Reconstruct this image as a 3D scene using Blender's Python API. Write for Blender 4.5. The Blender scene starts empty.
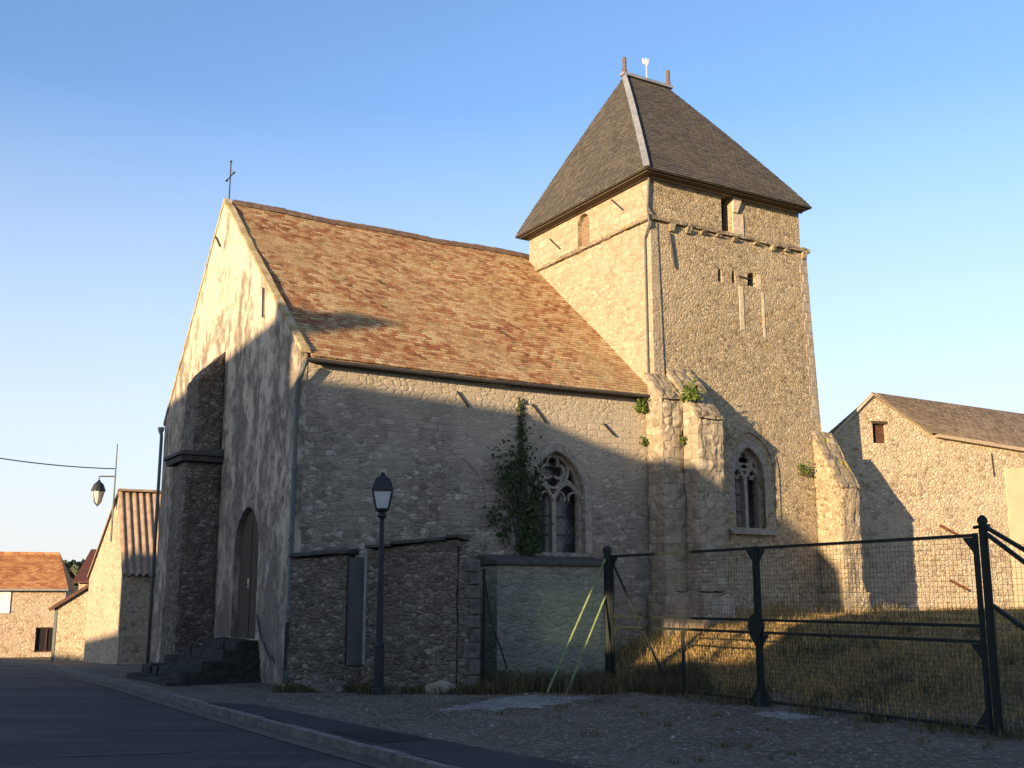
import bpy, bmesh, math, random
from mathutils import Vector, Matrix, Quaternion, noise
random.seed(7)
R = math.radians
SC = bpy.context.scene
COL = SC.collection

# ------------------------------------------------------------------ camera, light, exposure
cam_d = bpy.data.cameras.new('camera'); cam = bpy.data.objects.new('camera', cam_d); COL.objects.link(cam)
cam.location = (0, 0, 1.6); cam.rotation_euler = (R(90 + 10.96), 0, 0)
cam_d.lens = 36 * 1100 / 1024; cam_d.sensor_width = 36; cam_d.clip_end = 3000; cam_d.clip_start = .05
SC.camera = cam
SUN_H = Vector((.608, .794, 0)).normalized(); SUN_EL = R(8.5)
w = bpy.data.worlds.new('World'); SC.world = w; w.use_nodes = True
nt = w.node_tree; nt.nodes.clear()
sky = nt.nodes.new('ShaderNodeTexSky'); sky.sky_type = 'NISHITA'; sky.sun_disc = False
sky.sun_elevation = SUN_EL; sky.sun_rotation = math.atan2(-SUN_H.x, -SUN_H.y)
sky.altitude = 100; sky.air_density = 1.0; sky.dust_density = 0.9; sky.ozone_density = 3.0
bg = nt.nodes.new('ShaderNodeBackground'); bg.inputs[1].default_value = .135
ow = nt.nodes.new('ShaderNodeOutputWorld')
gm = nt.nodes.new('ShaderNodeMix'); gm.data_type = 'RGBA'; gm.blend_type = 'MULTIPLY'; gm.inputs[0].default_value = 1; gm.inputs[7].default_value = (1.15, 1.07, 1.13, 1)
nt.links.new(sky.outputs[0], gm.inputs[6])
tcw = nt.nodes.new('ShaderNodeTexCoord'); sxw = nt.nodes.new('ShaderNodeSeparateXYZ'); nt.links.new(tcw.outputs['Generated'], sxw.inputs[0])
mrw = nt.nodes.new('ShaderNodeMapRange'); mrw.inputs[1].default_value = 0; mrw.inputs[2].default_value = .42; mrw.inputs[3].default_value = .95; mrw.inputs[4].default_value = 0
nt.links.new(sxw.outputs[2], mrw.inputs[0])
hz_ = nt.nodes.new('ShaderNodeMix'); hz_.data_type = 'RGBA'; hz_.inputs[7].default_value = (2.75, 2.8, 2.9, 1)   # pale evening air near the horizon
nt.links.new(mrw.outputs[0], hz_.inputs[0]); nt.links.new(gm.outputs[2], hz_.inputs[6])
nt.links.new(hz_.outputs[2], bg.inputs[0]); nt.links.new(bg.outputs[0], ow.inputs[0])
sl = bpy.data.lights.new('sun', 'SUN'); so = bpy.data.objects.new('sun', sl); COL.objects.link(so)
sl.energy = 5.0; sl.angle = R(.5); sl.color = (1, .73, .44)
so.rotation_euler = (SUN_H * math.cos(SUN_EL) + Vector((0, 0, -math.sin(SUN_EL)))).to_track_quat('-Z', 'Y').to_euler()
so.location = (-30, -40, 30)
SC.view_settings.view_transform = 'Standard'; SC.view_settings.look = 'None'
SC.view_settings.exposure = 1.3; SC.view_settings.gamma = 1; SC.view_settings.use_curve_mapping = False

# ------------------------------------------------------------------ tagging and mesh helpers
def tag(o, label=None, cat=None, group=None, kind=None):
    if label: o['label'] = label
    if cat: o['category'] = cat
    if group: o['group'] = group
    if kind: o['kind'] = kind
    return o

def empty(name, loc=(0, 0, 0), rz=0, **k):
    o = bpy.data.objects.new(name, None); COL.objects.link(o); o.location = loc; o.rotation_euler = (0, 0, rz)
    o.empty_display_size = .2
    return tag(o, **k)

class MB:
    def __init__(s): s.v = []; s.f = []
    def add(s, vs, fs):
        b = len(s.v); s.v += [tuple(p) for p in vs]; s.f += [tuple(b + i for i in f) for f in fs]; return s
    def box(s, a, b, M=None):
        x0, y0, z0 = a; x1, y1, z1 = b
        vs = [Vector(p) for p in [(x0,y0,z0),(x1,y0,z0),(x1,y1,z0),(x0,y1,z0),(x0,y0,z1),(x1,y0,z1),(x1,y1,z1),(x0,y1,z1)]]
        if M: vs = [M @ p for p in vs]
        return s.add(vs, [(0,3,2,1),(4,5,6,7),(0,1,5,4),(1,2,6,5),(2,3,7,6),(3,0,4,7)])
    def hexa(s, vs):   # 4 bottom ccw, 4 top ccw
        return s.add(vs, [(0,3,2,1),(4,5,6,7),(0,1,5,4),(1,2,6,5),(2,3,7,6),(3,0,4,7)])
    def prism(s, pts, d):  # pts = planar 3D loop, d = extrusion vector
        n = len(pts); P = [Vector(p) for p in pts]; Q = [p + Vector(d) for p in P]
        return s.add(P + Q, [tuple(range(n))[::-1], tuple(range(n, 2*n))] + [(i, (i+1) % n, n+(i+1) % n, n+i) for i in range(n)])
    def tube(s, pts, r, n=8, cap=True):
        P = [Vector(p) for p in pts]; rs = r if isinstance(r, (list, tuple)) else [r]*len(P)
        b = len(s.v); up = None
        for i, p in enumerate(P):
            d = (P[min(i+1, len(P)-1)] - P[max(i-1, 0)]).normalized()
            if up is None: up = Vector((0,0,1)) if abs(d.z) < .9 else Vector((1,0,0))
            a = d.cross(up).normalized(); c = a.cross(d).normalized(); up = c
            for k in range(n):
                t = 2*math.pi*k/n + math.pi/n
                s.v.append(tuple(p + a*math.cos(t)*rs[i] + c*math.sin(t)*rs[i]))
        for i in range(len(P)-1):
            for k in range(n):
                s.f.append((b+i*n+k, b+i*n+(k+1) % n, b+(i+1)*n+(k+1) % n, b+(i+1)*n+k))
        if cap:
            s.f.append(tuple(b+k for k in range(n))[::-1]); s.f.append(tuple(b+(len(P)-1)*n+k for k in range(n)))
        return s
    def beam(s, a, b, w, h, up=(0,0,1)):
        a = Vector(a); b = Vector(b); d = (b-a).normalized(); u = Vector(up)
        x = d.cross(u)
        if x.length < 1e-4: x = d.cross(Vector((1,0,0)))
        x.normalize(); y = x.cross(d).normalized(); x *= w/2; y *= h/2
        return s.hexa([a-x-y, a+x-y, b+x-y, b-x-y, a-x+y, a+x+y, b+x+y, b-x+y])
    def lathe(s, prof, c=(0,0,0), n=16, square=False):
        b = len(s.v)
        for r, z in prof:
            for k in range(n):
                t = 2*math.pi*(k+.5)/n
                s.v.append((c[0]+r*math.cos(t), c[1]+r*math.sin(t), c[2]+z))
        m = len(prof)
        for i in range(m-1):
            for k in range(n): s.f.append((b+i*n+k, b+i*n+(k+1) % n, b+(i+1)*n+(k+1) % n, b+(i+1)*n+k))
        s.f.append(tuple(b+k for k in range(n))[::-1]); s.f.append(tuple(b+(m-1)*n+k for k in range(n)))
        return s
    def ribbon(s, pts2, wd, y0, y1, closed=False):   # polyline in x,z; rectangular section; extruded y0..y1
        n = len(pts2)
        P = [Vector((p[0], p[1])) for p in pts2]; L = []; Rr = []
        for i in range(n):
            a = P[(i-1) % n] if (closed or i > 0) else P[i]; c = P[(i+1) % n] if (closed or i < n-1) else P[i]
            d = (c-a).normalized(); q = Vector((-d.y, d.x))*wd/2
            L.append(P[i]+q); Rr.append(P[i]-q)
        m = n if closed else n-1
        b = len(s.v)
        for i in range(n):
            s.v += [(L[i].x, y0, L[i].y), (Rr[i].x, y0, Rr[i].y), (Rr[i].x, y1, Rr[i].y), (L[i].x, y1, L[i].y)]
        for i in range(m):
            j = (i+1) % n
            for k in range(4): s.f.append((b+4*i+k, b+4*j+k, b+4*j+(k+1) % 4, b+4*i+(k+1) % 4))
        if not closed: s.f.append((b, b+1, b+2, b+3)); s.f.append((b+4*(n-1)+3, b+4*(n-1)+2, b+4*(n-1)+1, b+4*(n-1)))
        return s
    def build(s, name, mat, parent=None, fix=True, smooth=False, bevel=0, **k):
        me = bpy.data.meshes.new(name); me.from_pydata(s.v, [], s.f)
        if fix:
            bm = bmesh.new(); bm.from_mesh(me); bmesh.ops.recalc_face_normals(bm, faces=bm.faces); bm.to_mesh(me); bm.free()
        if smooth:
            for p in me.polygons: p.use_smooth = True
        me.materials.append(mat); me.update()
        o = bpy.data.objects.new(name, me); COL.objects.link(o)
        if parent: o.parent = parent
        if bevel:
            m = o.modifiers.new('b', 'BEVEL'); m.width = bevel; m.segments = 2; m.limit_method = 'ANGLE'
        return tag(o, **k)

def cut(o, mb):
    c = mb.build('cutter_tmp', list(MATS.values())[0])
    c.parent = o.parent
    m = o.modifiers.new('bool', 'BOOLEAN'); m.operation = 'DIFFERENCE'; m.object = c; m.solver = 'EXACT'
    bpy.context.view_layer.update()
    dg = bpy.context.evaluated_depsgraph_get()
    me = bpy.data.meshes.new_from_object(o.evaluated_get(dg))
    o.modifiers.remove(m); o.data = me
    bpy.data.objects.remove(c)

def roughen(o, size, amp, seed=0):
    bm = bmesh.new(); bm.from_mesh(o.data)
    for _ in range(7):
        es = [e for e in bm.edges if e.calc_length() > size]
        if not es: break
        bmesh.ops.subdivide_edges(bm, edges=es, cuts=1, use_grid_fill=True)
    bmesh.ops.triangulate(bm, faces=[f for f in bm.faces if len(f.verts) > 4]); bm.normal_update()
    off = Vector((seed, seed*2.3, 1.7))
    for v in bm.verts:
        n1 = noise.noise(v.co*1.6+off); n2 = noise.noise(v.co*5+off); n3 = noise.noise(v.co*12+off)
        edge = 1.0 if len(v.link_faces) and max(f.normal.angle(v.normal, 0) for f in v.link_faces) < .3 else 1.9
        v.co += v.normal*amp*(n1*.8+n2*.8+n3*.5-(.35 if edge > 1 else 0)*1.6)
    bm.to_mesh(o.data); bm.free(); o.modifiers.clear(); o.data.update()

# ------------------------------------------------------------------ materials
MATS = {}
class NT:
    def __init__(s, name):
        s.m = bpy.data.materials.new(name); s.m.use_nodes = True; s.t = s.m.node_tree; s.t.nodes.clear()
        s.out = s.n('ShaderNodeOutputMaterial'); s.b = s.n('ShaderNodeBsdfPrincipled'); s.l(s.b.outputs[0], s.out.inputs[0])
        s.tc = s.n('ShaderNodeTexCoord'); MATS[name] = s.m
    def n(s, ty, **k):
        q = s.t.nodes.new(ty)
        for a, v in k.items(): setattr(q, a, v)
        return q
    def l(s, a, b): s.t.links.new(a, b)
    def obj(s): return s.tc.outputs['Object']
    def mapping(s, vec, scale=(1,1,1), loc=(0,0,0), rot=(0,0,0)):
        m = s.n('ShaderNodeMapping'); m.inputs['Scale'].default_value = scale; m.inputs['Location'].default_value = loc; m.inputs['Rotation'].default_value = rot
        s.l(vec, m.inputs[0]); return m.outputs[0]
    def noise(s, vec, scale, detail=4, rough=.55, dist=0):
        q = s.n('ShaderNodeTexNoise'); q.inputs['Scale'].default_value = scale; q.inputs['Detail'].default_value = detail
        q.inputs['Roughness'].default_value = rough; q.inputs['Distortion'].default_value = dist
        s.l(vec, q.inputs['Vector']); return q.outputs['Fac'], q.outputs['Color']
    def vor(s, vec, scale, feature='F1', rnd=1):
        q = s.n('ShaderNodeTexVoronoi', feature=feature); q.inputs['Scale'].default_value = scale; q.inputs['Randomness'].default_value = rnd
        s.l(vec, q.inputs['Vector']); return q
    def ramp(s, fac, stops, interp='LINEAR'):
        q = s.n('ShaderNodeValToRGB'); q.color_ramp.interpolation = interp
        e = q.color_ramp.elements
        while len(e) < len(stops): e.new(.5)
        for i, (p, c) in enumerate(stops):
            e[i].position = p; e[i].color = (*c, 1) if len(c) == 3 else c
        s.l(fac, q.inputs[0]); return q.outputs[0]
    def rampf(s, fac, a, b, va=0, vb=1):
        q = s.n('ShaderNodeMapRange', interpolation_type='SMOOTHSTEP')
        for i, v in ((1, a), (2, b), (3, va), (4, vb)): q.inputs[i].default_value = v
        s.l(fac, q.inputs[0]); return q.outputs[0]
    def mix(s, fac, a, b, mode='MIX'):
        q = s.n('ShaderNodeMix', data_type='RGBA', blend_type=mode)
        for i, v in ((0, fac), (6, a), (7, b)):
            if isinstance(v, (int, float)): q.inputs[i].default_value = v
            elif isinstance(v, tuple): q.inputs[i].default_value = (*v, 1)
            else: s.l(v, q.inputs[i])
        return q.outputs[2]
    def math(s, op, a, b=0):
        q = s.n('ShaderNodeMath', operation=op)
        for i, v in ((0, a), (1, b)):
            if isinstance(v, (int, float)): q.inputs[i].default_value = v
            else: s.l(v, q.inputs[i])
        return q.outputs[0]
    def warp(s, vec, scale, amt):
        _, c = s.noise(vec, scale, 2)
        a = s.n('ShaderNodeVectorMath', operation='SUBTRACT'); s.l(c, a.inputs[0]); a.inputs[1].default_value = (.5,.5,.5)
        b = s.n('ShaderNodeVectorMath', operation='SCALE'); s.l(a.outputs[0], b.inputs[0]); b.inputs[3].default_value = amt
        d = s.n('ShaderNodeVectorMath', operation='ADD'); s.l(vec, d.inputs[0]); s.l(b.outputs[0], d.inputs[1]); return d.outputs[0]
    def bump(s, h, dist=.02, strength=1, prev=None):
        q = s.n('ShaderNodeBump'); q.inputs['Distance'].default_value = dist; q.inputs['Strength'].default_value = strength
        s.l(h, q.inputs['Height'])
        if prev: s.l(prev, q.inputs['Normal'])
        return q.outputs[0]
    def done(s, col, rough=.9, normal=None, metal=0, spec=.3):
        if isinstance(col, tuple): s.b.inputs['Base Color'].default_value = (*col, 1)
        else: s.l(col, s.b.inputs['Base Color'])
        if isinstance(rough, (int, float)): s.b.inputs['Roughness'].default_value = rough
        else: s.l(rough, s.b.inputs['Roughness'])
        s.b.inputs['Metallic'].default_value = metal; s.b.inputs['Specular IOR Level'].default_value = spec
        if normal: s.l(normal, s.b.inputs['Normal'])
        return s.m

def rubble(name, c0, c1, c2, mortar, scale=5.5, flat=1.8, bump=.02, edge=.1, lichen=0, stain=.5, warp=.1, rnd=1.0, loc=(0,0,0), course=None, top=None):
    n = NT(name); v = n.warp(n.obj(), 1.8, warp); v = n.mapping(v, (1, 1, flat), loc)
    v2 = n.warp(n.warp(v, 9, .05), 30, .02)
    e = n.vor(v2, scale, 'DISTANCE_TO_EDGE', rnd).outputs['Distance']
    cc = n.vor(v2, scale, 'F1', rnd); sep = n.n('ShaderNodeSeparateColor'); n.l(cc.outputs['Color'], sep.inputs[0])
    c3 = n.vor(n.warp(v, 12, .05), scale*2.3, 'F1'); s3 = n.n('ShaderNodeSeparateColor'); n.l(c3.outputs['Color'], s3.inputs[0])
    cellc, hgt = sep.outputs[0], sep.outputs[1]
    if course:
        sx = n.n('ShaderNodeSeparateXYZ'); n.l(n.warp(n.warp(n.warp(n.obj(), 1.1, .2), 5, .09), 22, .04), sx.inputs[0])
        cb = n.n('ShaderNodeCombineXYZ'); n.l(n.math('ADD', sx.outputs[0], sx.outputs[1]), cb.inputs[0]); n.l(sx.outputs[2], cb.inputs[1])
        b = n.n('ShaderNodeTexBrick', squash=.62, squash_frequency=3, offset=.43); n.l(cb.outputs[0], b.inputs['Vector']); b.inputs['Scale'].default_value = 1
        b.inputs['Brick Width'].default_value = course[0]; b.inputs['Row Height'].default_value = course[1]; b.inputs['Mortar Size'].default_value = .02; b.inputs['Mortar Smooth'].default_value = .9
        b.inputs['Color1'].default_value = (0,0,0,1); b.inputs['Color2'].default_value = (1,1,1,1); b.inputs['Mortar'].default_value = (.5,.5,.5,1)
        sel = n.rampf(n.noise(n.mapping(n.obj(), (1,1,1), (3,1,8)), 1.1, 4)[0], .46, .60, 0, .9)
        sb = n.n('ShaderNodeSeparateColor'); n.l(b.outputs['Color'], sb.inputs[0])
        def mixf(a, c):
            q = n.n('ShaderNodeMix', data_type='FLOAT'); n.l(sel, q.inputs[0]); n.l(a, q.inputs[2]); n.l(c, q.inputs[3]); return q.outputs[0]
        e = mixf(e, n.math('MULTIPLY', n.math('SUBTRACT', 1, b.outputs['Fac']), .14)); cellc = mixf(cellc, sb.outputs[0]); hgt = mixf(hgt, sb.outputs[0])
    st = n.ramp(n.math('ADD', n.math('MULTIPLY', cellc, .75), n.math('MULTIPLY', s3.outputs[0], .25)), [(.08, c0), (.4, c1), (.62, c1), (.92, c2)])
    big, _ = n.noise(n.obj(), .6, 6, .6); fine, _ = n.noise(n.obj(), 32, 7, .75); mid, _ = n.noise(n.obj(), 3.2, 6, .7)
    # mortar smeared over the stones in places
    e_w = n.math('ADD', e, n.math('ADD', n.math('MULTIPLY', n.math('SUBTRACT', big, .5), -.30), n.math('MULTIPLY', n.math('SUBTRACT', fine, .5), -.10)))
    mm = n.rampf(e_w, -.01, edge, 1, 0)
    col = n.mix(mm, st, n.mix(n.rampf(fine, .3, .7), mortar, tuple(x*.72 for x in mortar)))
    col = n.mix(n.rampf(e, .0, .035, .55, 0), col, tuple(x*.35 for x in c0))
    col = n.mix(n.rampf(mid, .46, .76, 0, stain), col, tuple(x*.5 for x in c0))
    col = n.mix(n.rampf(big, .45, .75, 0, .35), col, tuple(x*.9 for x in c2))
    col = n.mix(n.rampf(fine, .25, .85, 0, .6), col, n.mix(1, col, (.5, .47, .43), 'MULTIPLY'))
    if top:      # pale mortar smeared higher up; also paints in extra brightness for the sunlit part
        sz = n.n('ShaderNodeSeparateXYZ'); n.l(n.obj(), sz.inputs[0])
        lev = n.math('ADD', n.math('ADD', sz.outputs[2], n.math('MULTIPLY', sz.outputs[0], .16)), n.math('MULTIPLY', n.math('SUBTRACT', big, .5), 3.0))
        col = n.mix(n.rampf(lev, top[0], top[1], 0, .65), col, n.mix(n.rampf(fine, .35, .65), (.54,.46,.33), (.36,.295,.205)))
    if lichen:
        li, _ = n.noise(n.mapping(n.obj(), (1,1,1), (5,3,1)), 1.3, 6, .7)
        col = n.mix(n.rampf(li, .55, .7, 0, lichen), col, (.30, .24, .06))
    h = n.math('ADD', n.rampf(e_w, -.02, .22, 0, .8), n.math('MULTIPLY', fine, .55))
    h = n.math('ADD', h, n.math('ADD', n.math('MULTIPLY', hgt, .25), n.math('MULTIPLY', s3.outputs[1], .15)))
    return n.done(col, .94, n.bump(h, bump))

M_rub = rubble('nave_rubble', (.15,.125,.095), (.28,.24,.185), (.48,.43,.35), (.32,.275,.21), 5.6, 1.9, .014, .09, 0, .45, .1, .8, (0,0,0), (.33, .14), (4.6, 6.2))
M_tow = rubble('tower_rubble', (.15,.11,.065), (.40,.32,.205), (.57,.475,.33), (.47,.385,.25), 11, 1.3, .013, .16, .35, .5, .08)
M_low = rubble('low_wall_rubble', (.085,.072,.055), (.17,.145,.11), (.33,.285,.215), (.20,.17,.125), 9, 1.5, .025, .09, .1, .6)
M_barn = rubble('barn_rubble', (.24,.18,.115), (.50,.41,.28), (.63,.54,.39), (.58,.48,.34), 8, 1.6, .018, .15, 0, .4)
M_vil = rubble('village_rubble', (.30,.21,.14), (.47,.36,.26), (.58,.47,.34), (.56,.45,.33), 4.5, 1.6, .02, .14, 0, .25)

def ashlar(name, c0, c1, mortar, bw=.42, bh=.26, stain=.6, lichen=0):
    n = NT(name); sx = n.n('ShaderNodeSeparateXYZ'); n.l(n.warp(n.obj(), 3, .035), sx.inputs[0])
    cb = n.n('ShaderNodeCombineXYZ'); n.l(n.math('ADD', sx.outputs[0], sx.outputs[1]), cb.inputs[0]); n.l(sx.outputs[2], cb.inputs[1])
    b = n.n('ShaderNodeTexBrick'); n.l(cb.outputs[0], b.inputs['Vector']); b.inputs['Scale'].default_value = 1
    b.inputs['Brick Width'].default_value = bw; b.inputs['Row Height'].default_value = bh; b.inputs['Mortar Size'].default_value = .016
    b.inputs['Mortar Smooth'].default_value = .5
    b.inputs['Color1'].default_value = (*c0, 1); b.inputs['Color2'].default_value = (*c1, 1); b.inputs['Mortar'].default_value = (*mortar, 1)
    fine, _ = n.noise(n.obj(), 30, 6, .7); mid, _ = n.noise(n.obj(), 2.4, 6, .7)
    col = n.mix(n.rampf(mid, .42, .72, 0, stain), b.outputs['Color'], tuple(x*.4 for x in c0))
    col = n.mix(n.rampf(fine, .3, .8, 0, .5), col, n.mix(1, col, (.55,.5,.45), 'MULTIPLY'))
    if lichen:
        li, _ = n.noise(n.mapping(n.obj(), (1,1,1), (2,7,4)), 2.2, 6, .7)
        col = n.mix(n.rampf(li, .5, .66, 0, lichen), col, (.34, .22, .05))
    h = n.math('ADD', n.math('MULTIPLY', b.outputs['Fac'], -.8), n.math('MULTIPLY', fine, .6))
    h = n.math('ADD', h, n.math('MULTIPLY', mid, 1.2))
    return n.done(col, .92, n.bump(h, .022))
M_west = rubble('pale_lime_render', (.26,.21,.145), (.37,.31,.22), (.45,.385,.28), (.40,.335,.235), 6, 1.6, .014, .16, 0, .4, .1, .8, (0,0,0), (.42, .2))
M_ash = rubble('buttress_blocks', (.22,.18,.125), (.34,.285,.205), (.46,.395,.29), (.30,.25,.18), 4.0, 1.35, .022, .04, .12, .5, .05, .5, (0,0,0), (.46, .27))
M_ashdark = ashlar('weathered_ashlar', (.20,.175,.15), (.14,.125,.11), (.09,.08,.07), .5, .2, .75)
M_ashl = rubble('lichened_coping', (.2,.16,.11), (.30,.25,.17), (.40,.34,.23), (.25,.2,.13), 3.2, 1.5, .03, .03, .8, .5, .05, .4)

def plaster():
    n = NT('gable_plaster')
    st = n.mapping(n.obj(), (1, 1, .5)); a, _ = n.noise(st, 1.2, 7, .7, .6); b, _ = n.noise(n.mapping(n.obj(), (1, 1, .75)), 3.6, 8, .78, .3); f, _ = n.noise(n.obj(), 40, 5, .7)
    g, _ = n.noise(n.obj(), .5, 3)
    sx = n.n('ShaderNodeSeparateXYZ'); n.l(n.obj(), sx.inputs[0])
    wear = n.rampf(sx.outputs[2], 9.8, 5.5, -.085, -.015)      # the render has come away low on the wall
    m = n.math('ADD', n.math('ADD', n.math('MULTIPLY', a, .55), n.math('MULTIPLY', b, .45)), wear)
    col = n.mix(n.rampf(m, .42, .56), (.50,.425,.315), (.19,.155,.12))
    v = n.vor(n.mapping(n.warp(n.obj(), 3, .1), (1,1,1.8)), 5, 'DISTANCE_TO_EDGE').outputs['Distance']
    vis = n.rampf(m, .45, .6)
    col = n.mix(n.math('MULTIPLY', vis, n.rampf(v, .02, .1, .6, 0)), col, (.10,.085,.07))
    col = n.mix(n.rampf(f, .35, .8, 0, .35), col, n.mix(1, col, (.55,.5,.42), 'MULTIPLY'))
    h = n.math('ADD', n.math('MULTIPLY', n.rampf(m, .42, .56), -1), n.math('ADD', n.math('MULTIPLY', f, .3), n.math('MULTIPLY', b, .6)))
    return n.done(col, .93, n.bump(h, .03))
M_plas = plaster()

def simple(name, c, rough=.8, var=.25, scale=12, bump=.004, metal=0, c2=None, spec=.3):
    n = NT(name); a, _ = n.noise(n.obj(), scale, 5, .65)
    col = n.mix(n.rampf(a, .3, .7), c, c2 or tuple(x*(1-var) for x in c))
    return n.done(col, rough, n.bump(a, bump) if bump else None, metal, spec)
M_iron = simple('dark_iron', (.025,.026,.028), .55, .4, 20, .001)
M_rust = simple('rusted_iron', (.16,.06,.03), .8, .5, 20, .002)
M_zinc = simple('zinc_sheet', (.30,.31,.32), .5, .35, 5, .001, .3)
M_pipe = simple('grey_green_pipe', (.115,.13,.12), .55, .3, 6, .001)
M_pipeL = simple('pale_pipe', (.26,.25,.23), .6, .3, 6, .001)
M_fgreen = simple('dark_green_paint', (.007,.015,.012), .65, .3, 14, .001, 0, (.009,.010,.008))
M_pgreen = simple('pale_green_paint', (.20,.25,.11), .6, .4, 10, .001)
M_wire = simple('wire_grey', (.018,.02,.018), .5, .2, 10, 0)
M_wireg = simple('wire_green', (.07,.15,.06), .5, .2, 10, 0)
M_black = simple('dark_void', (.012,.011,.010), .9, .2, 3, 0)
M_slab = simple('dark_coping_slab', (.085,.08,.072), .9, .6, 5, .02, 0, (.045,.045,.035))
M_mort = simple('lichened_mortar', (.44,.35,.22), .95, .3, 3, .03, 0, (.24,.17,.06))
M_stone = simple('cut_stone', (.36,.31,.24), .9, .45, 9, .01)
M_stoneL = simple('pale_cut_stone', (.55,.47,.34), .9, .35, 9, .01)
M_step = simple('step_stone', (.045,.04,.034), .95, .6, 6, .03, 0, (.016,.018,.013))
M_panel = simple('grey_panel', (.085,.085,.078), .85, .3, 3, .003)
M_orange = simple('brick_infill', (.24,.165,.105), .9, .4, 14, .012)
M_wood = simple('red_brown_wood', (.10,.045,.028), .7, .5, 8, .006)
M_white = simple('white_painted_wood', (.72,.72,.70), .6, .15, 8, .002)
M_fros = simple('frosted_glass', (.50,.50,.48), .3, .1, 4, 0)
M_conc = simple('pale_concrete', (.22,.21,.195), .95, .35, 9, .012)
M_kerb = simple('kerb_stone', (.19,.17,.145), .95, .5, 6, .012)
M_paint = simple('worn_road_paint', (.075,.072,.07), .9, .4, 12, .002)
M_leaf = None

def door_mat():
    n = NT('door_planks'); sx = n.n('ShaderNodeSeparateXYZ'); n.l(n.obj(), sx.inputs[0])
    wv = n.math('FRACT', n.math('MULTIPLY', n.math('ADD', sx.outputs[0], sx.outputs[1]), 6.5))
    line = n.rampf(n.math('ABSOLUTE', n.math('SUBTRACT', wv, .5)), .44, .49)
    a, _ = n.noise(n.mapping(n.obj(), (8,8,.8)), 3, 5, .7)
    col = n.mix(a, (.10,.075,.04), (.05,.04,.025)); col = n.mix(line, col, (.012,.01,.008))
    return n.done(col, .8, n.bump(n.math('ADD', n.math('MULTIPLY', line, -1), n.math('MULTIPLY', a, .3)), .008))
M_door = door_mat()

def glass_mat():
    n = NT('old_leaded_glass'); a, _ = n.noise(n.obj(), 2.2, 3); v = n.mapping(n.obj(), (1,1,1), (0,0,0), (0, R(45), 0))
    sx = n.n('ShaderNodeSeparateXYZ'); n.l(v, sx.inputs[0])
    def ln(o): return n.rampf(n.math('ABSOLUTE', n.math('SUBTRACT', n.math('FRACT', n.math('MULTIPLY', o, 9)), .5)), .42, .47)
    lead = n.math('MAXIMUM', ln(sx.outputs[0]), ln(sx.outputs[2]))
    col = n.mix(n.rampf(a, .45, .6), (.035,.036,.04), (.10,.10,.105)); col = n.mix(lead, col, (.02,.02,.02))
    return n.done(col, .25, n.bump(a, .02), 0, .5)
M_glass = glass_mat()

def tile_mat(name, ramp, bumpd=.004, moss=None, streak=0, big2=None):
    n = NT(name); g = n.n('ShaderNodeNewGeometry'); rnd = g.outputs['Random Per Island']
    f, _ = n.noise(n.obj(), 25, 5, .7); b, _ = n.noise(n.obj(), .9, 6, .7); md, _ = n.noise(n.mapping(n.obj(), (1,1,1), (9,2,3)), 3.2, 5, .7)
    r = n.math('ADD', n.math('MULTIPLY', rnd, .68), n.math('MULTIPLY', n.rampf(b, .25, .75), .32))
    col = n.ramp(r, ramp)
    if moss: col = n.mix(n.rampf(md, .52, .70, 0, .75), col, moss)
    if big2: col = n.mix(n.rampf(n.noise(n.mapping(n.obj(), (1,1,1), (1,8,3)), .55, 5, .6)[0], .45, .7, 0, .7), col, big2)
    col = n.mix(n.rampf(f, .3, .8, 0, .55), col, n.mix(1, col, (.5,.45,.4), 'MULTIPLY'))
    return n.done(col, .9, n.bump(f, bumpd))
M_tile = tile_mat('clay_plain_tiles', [(.03, (.07,.045,.03)), (.18, (.25,.095,.04)), (.4, (.34,.18,.085)), (.62, (.40,.27,.135)), (.95, (.50,.39,.23))], .004, (.15,.11,.05), 0, (.40,.30,.155))
M_slate = tile_mat('grey_brown_slates', [(.1, (.058,.053,.047)), (.5, (.078,.071,.06)), (.9, (.105,.094,.076))], .002, (.11,.09,.055))
M_tile2 = tile_mat('village_tiles', [(.1, (.28,.11,.045)), (.5, (.42,.19,.07)), (.9, (.52,.29,.12))], .004)
M_tile3 = tile_mat('barn_dark_tiles', [(.1, (.15,.115,.085)), (.5, (.21,.165,.12)), (.9, (.27,.215,.16))], .003)
M_tile4 = simple('dark_red_roof', (.10,.035,.025), .8, .4, 5, .01)
M_corr = simple('weathered_corrugated_sheet', (.34,.25,.17), .85, .45, 4, .004, 0, (.20,.14,.10))

def ground_mat(name, c0, c1, c2, sc=60, bumpd=.02, big=.6):
    n = NT(name); a, _ = n.noise(n.obj(), big, 6, .65); p = n.vor(n.obj(), sc, 'F1'); sep = n.n('ShaderNodeSeparateColor'); n.l(p.outputs['Color'], sep.inputs[0])
    f, _ = n.noise(n.obj(), sc*.6, 6, .75); md, _ = n.noise(n.obj(), 5, 5, .7)
    col = n.mix(n.rampf(a, .35, .65), c0, c1); col = n.mix(n.rampf(sep.outputs[0], .65, 1, 0, .8), col, c2)
    col = n.mix(n.rampf(md, .45, .75, 0, .6), col, tuple(x*.5 for x in c0))
    h = n.math('ADD', n.math('MULTIPLY', sep.outputs[1], .5), n.math('ADD', f, md))
    return n.done(col, .95, n.bump(h, bumpd))
M_grav = ground_mat('stony_earth', (.15,.125,.095), (.22,.19,.15), (.34,.31,.26), 22, .05)
M_pave = ground_mat('dusty_pavement', (.09,.072,.053), (.115,.094,.07), (.15,.125,.096), 30, .01)
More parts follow.
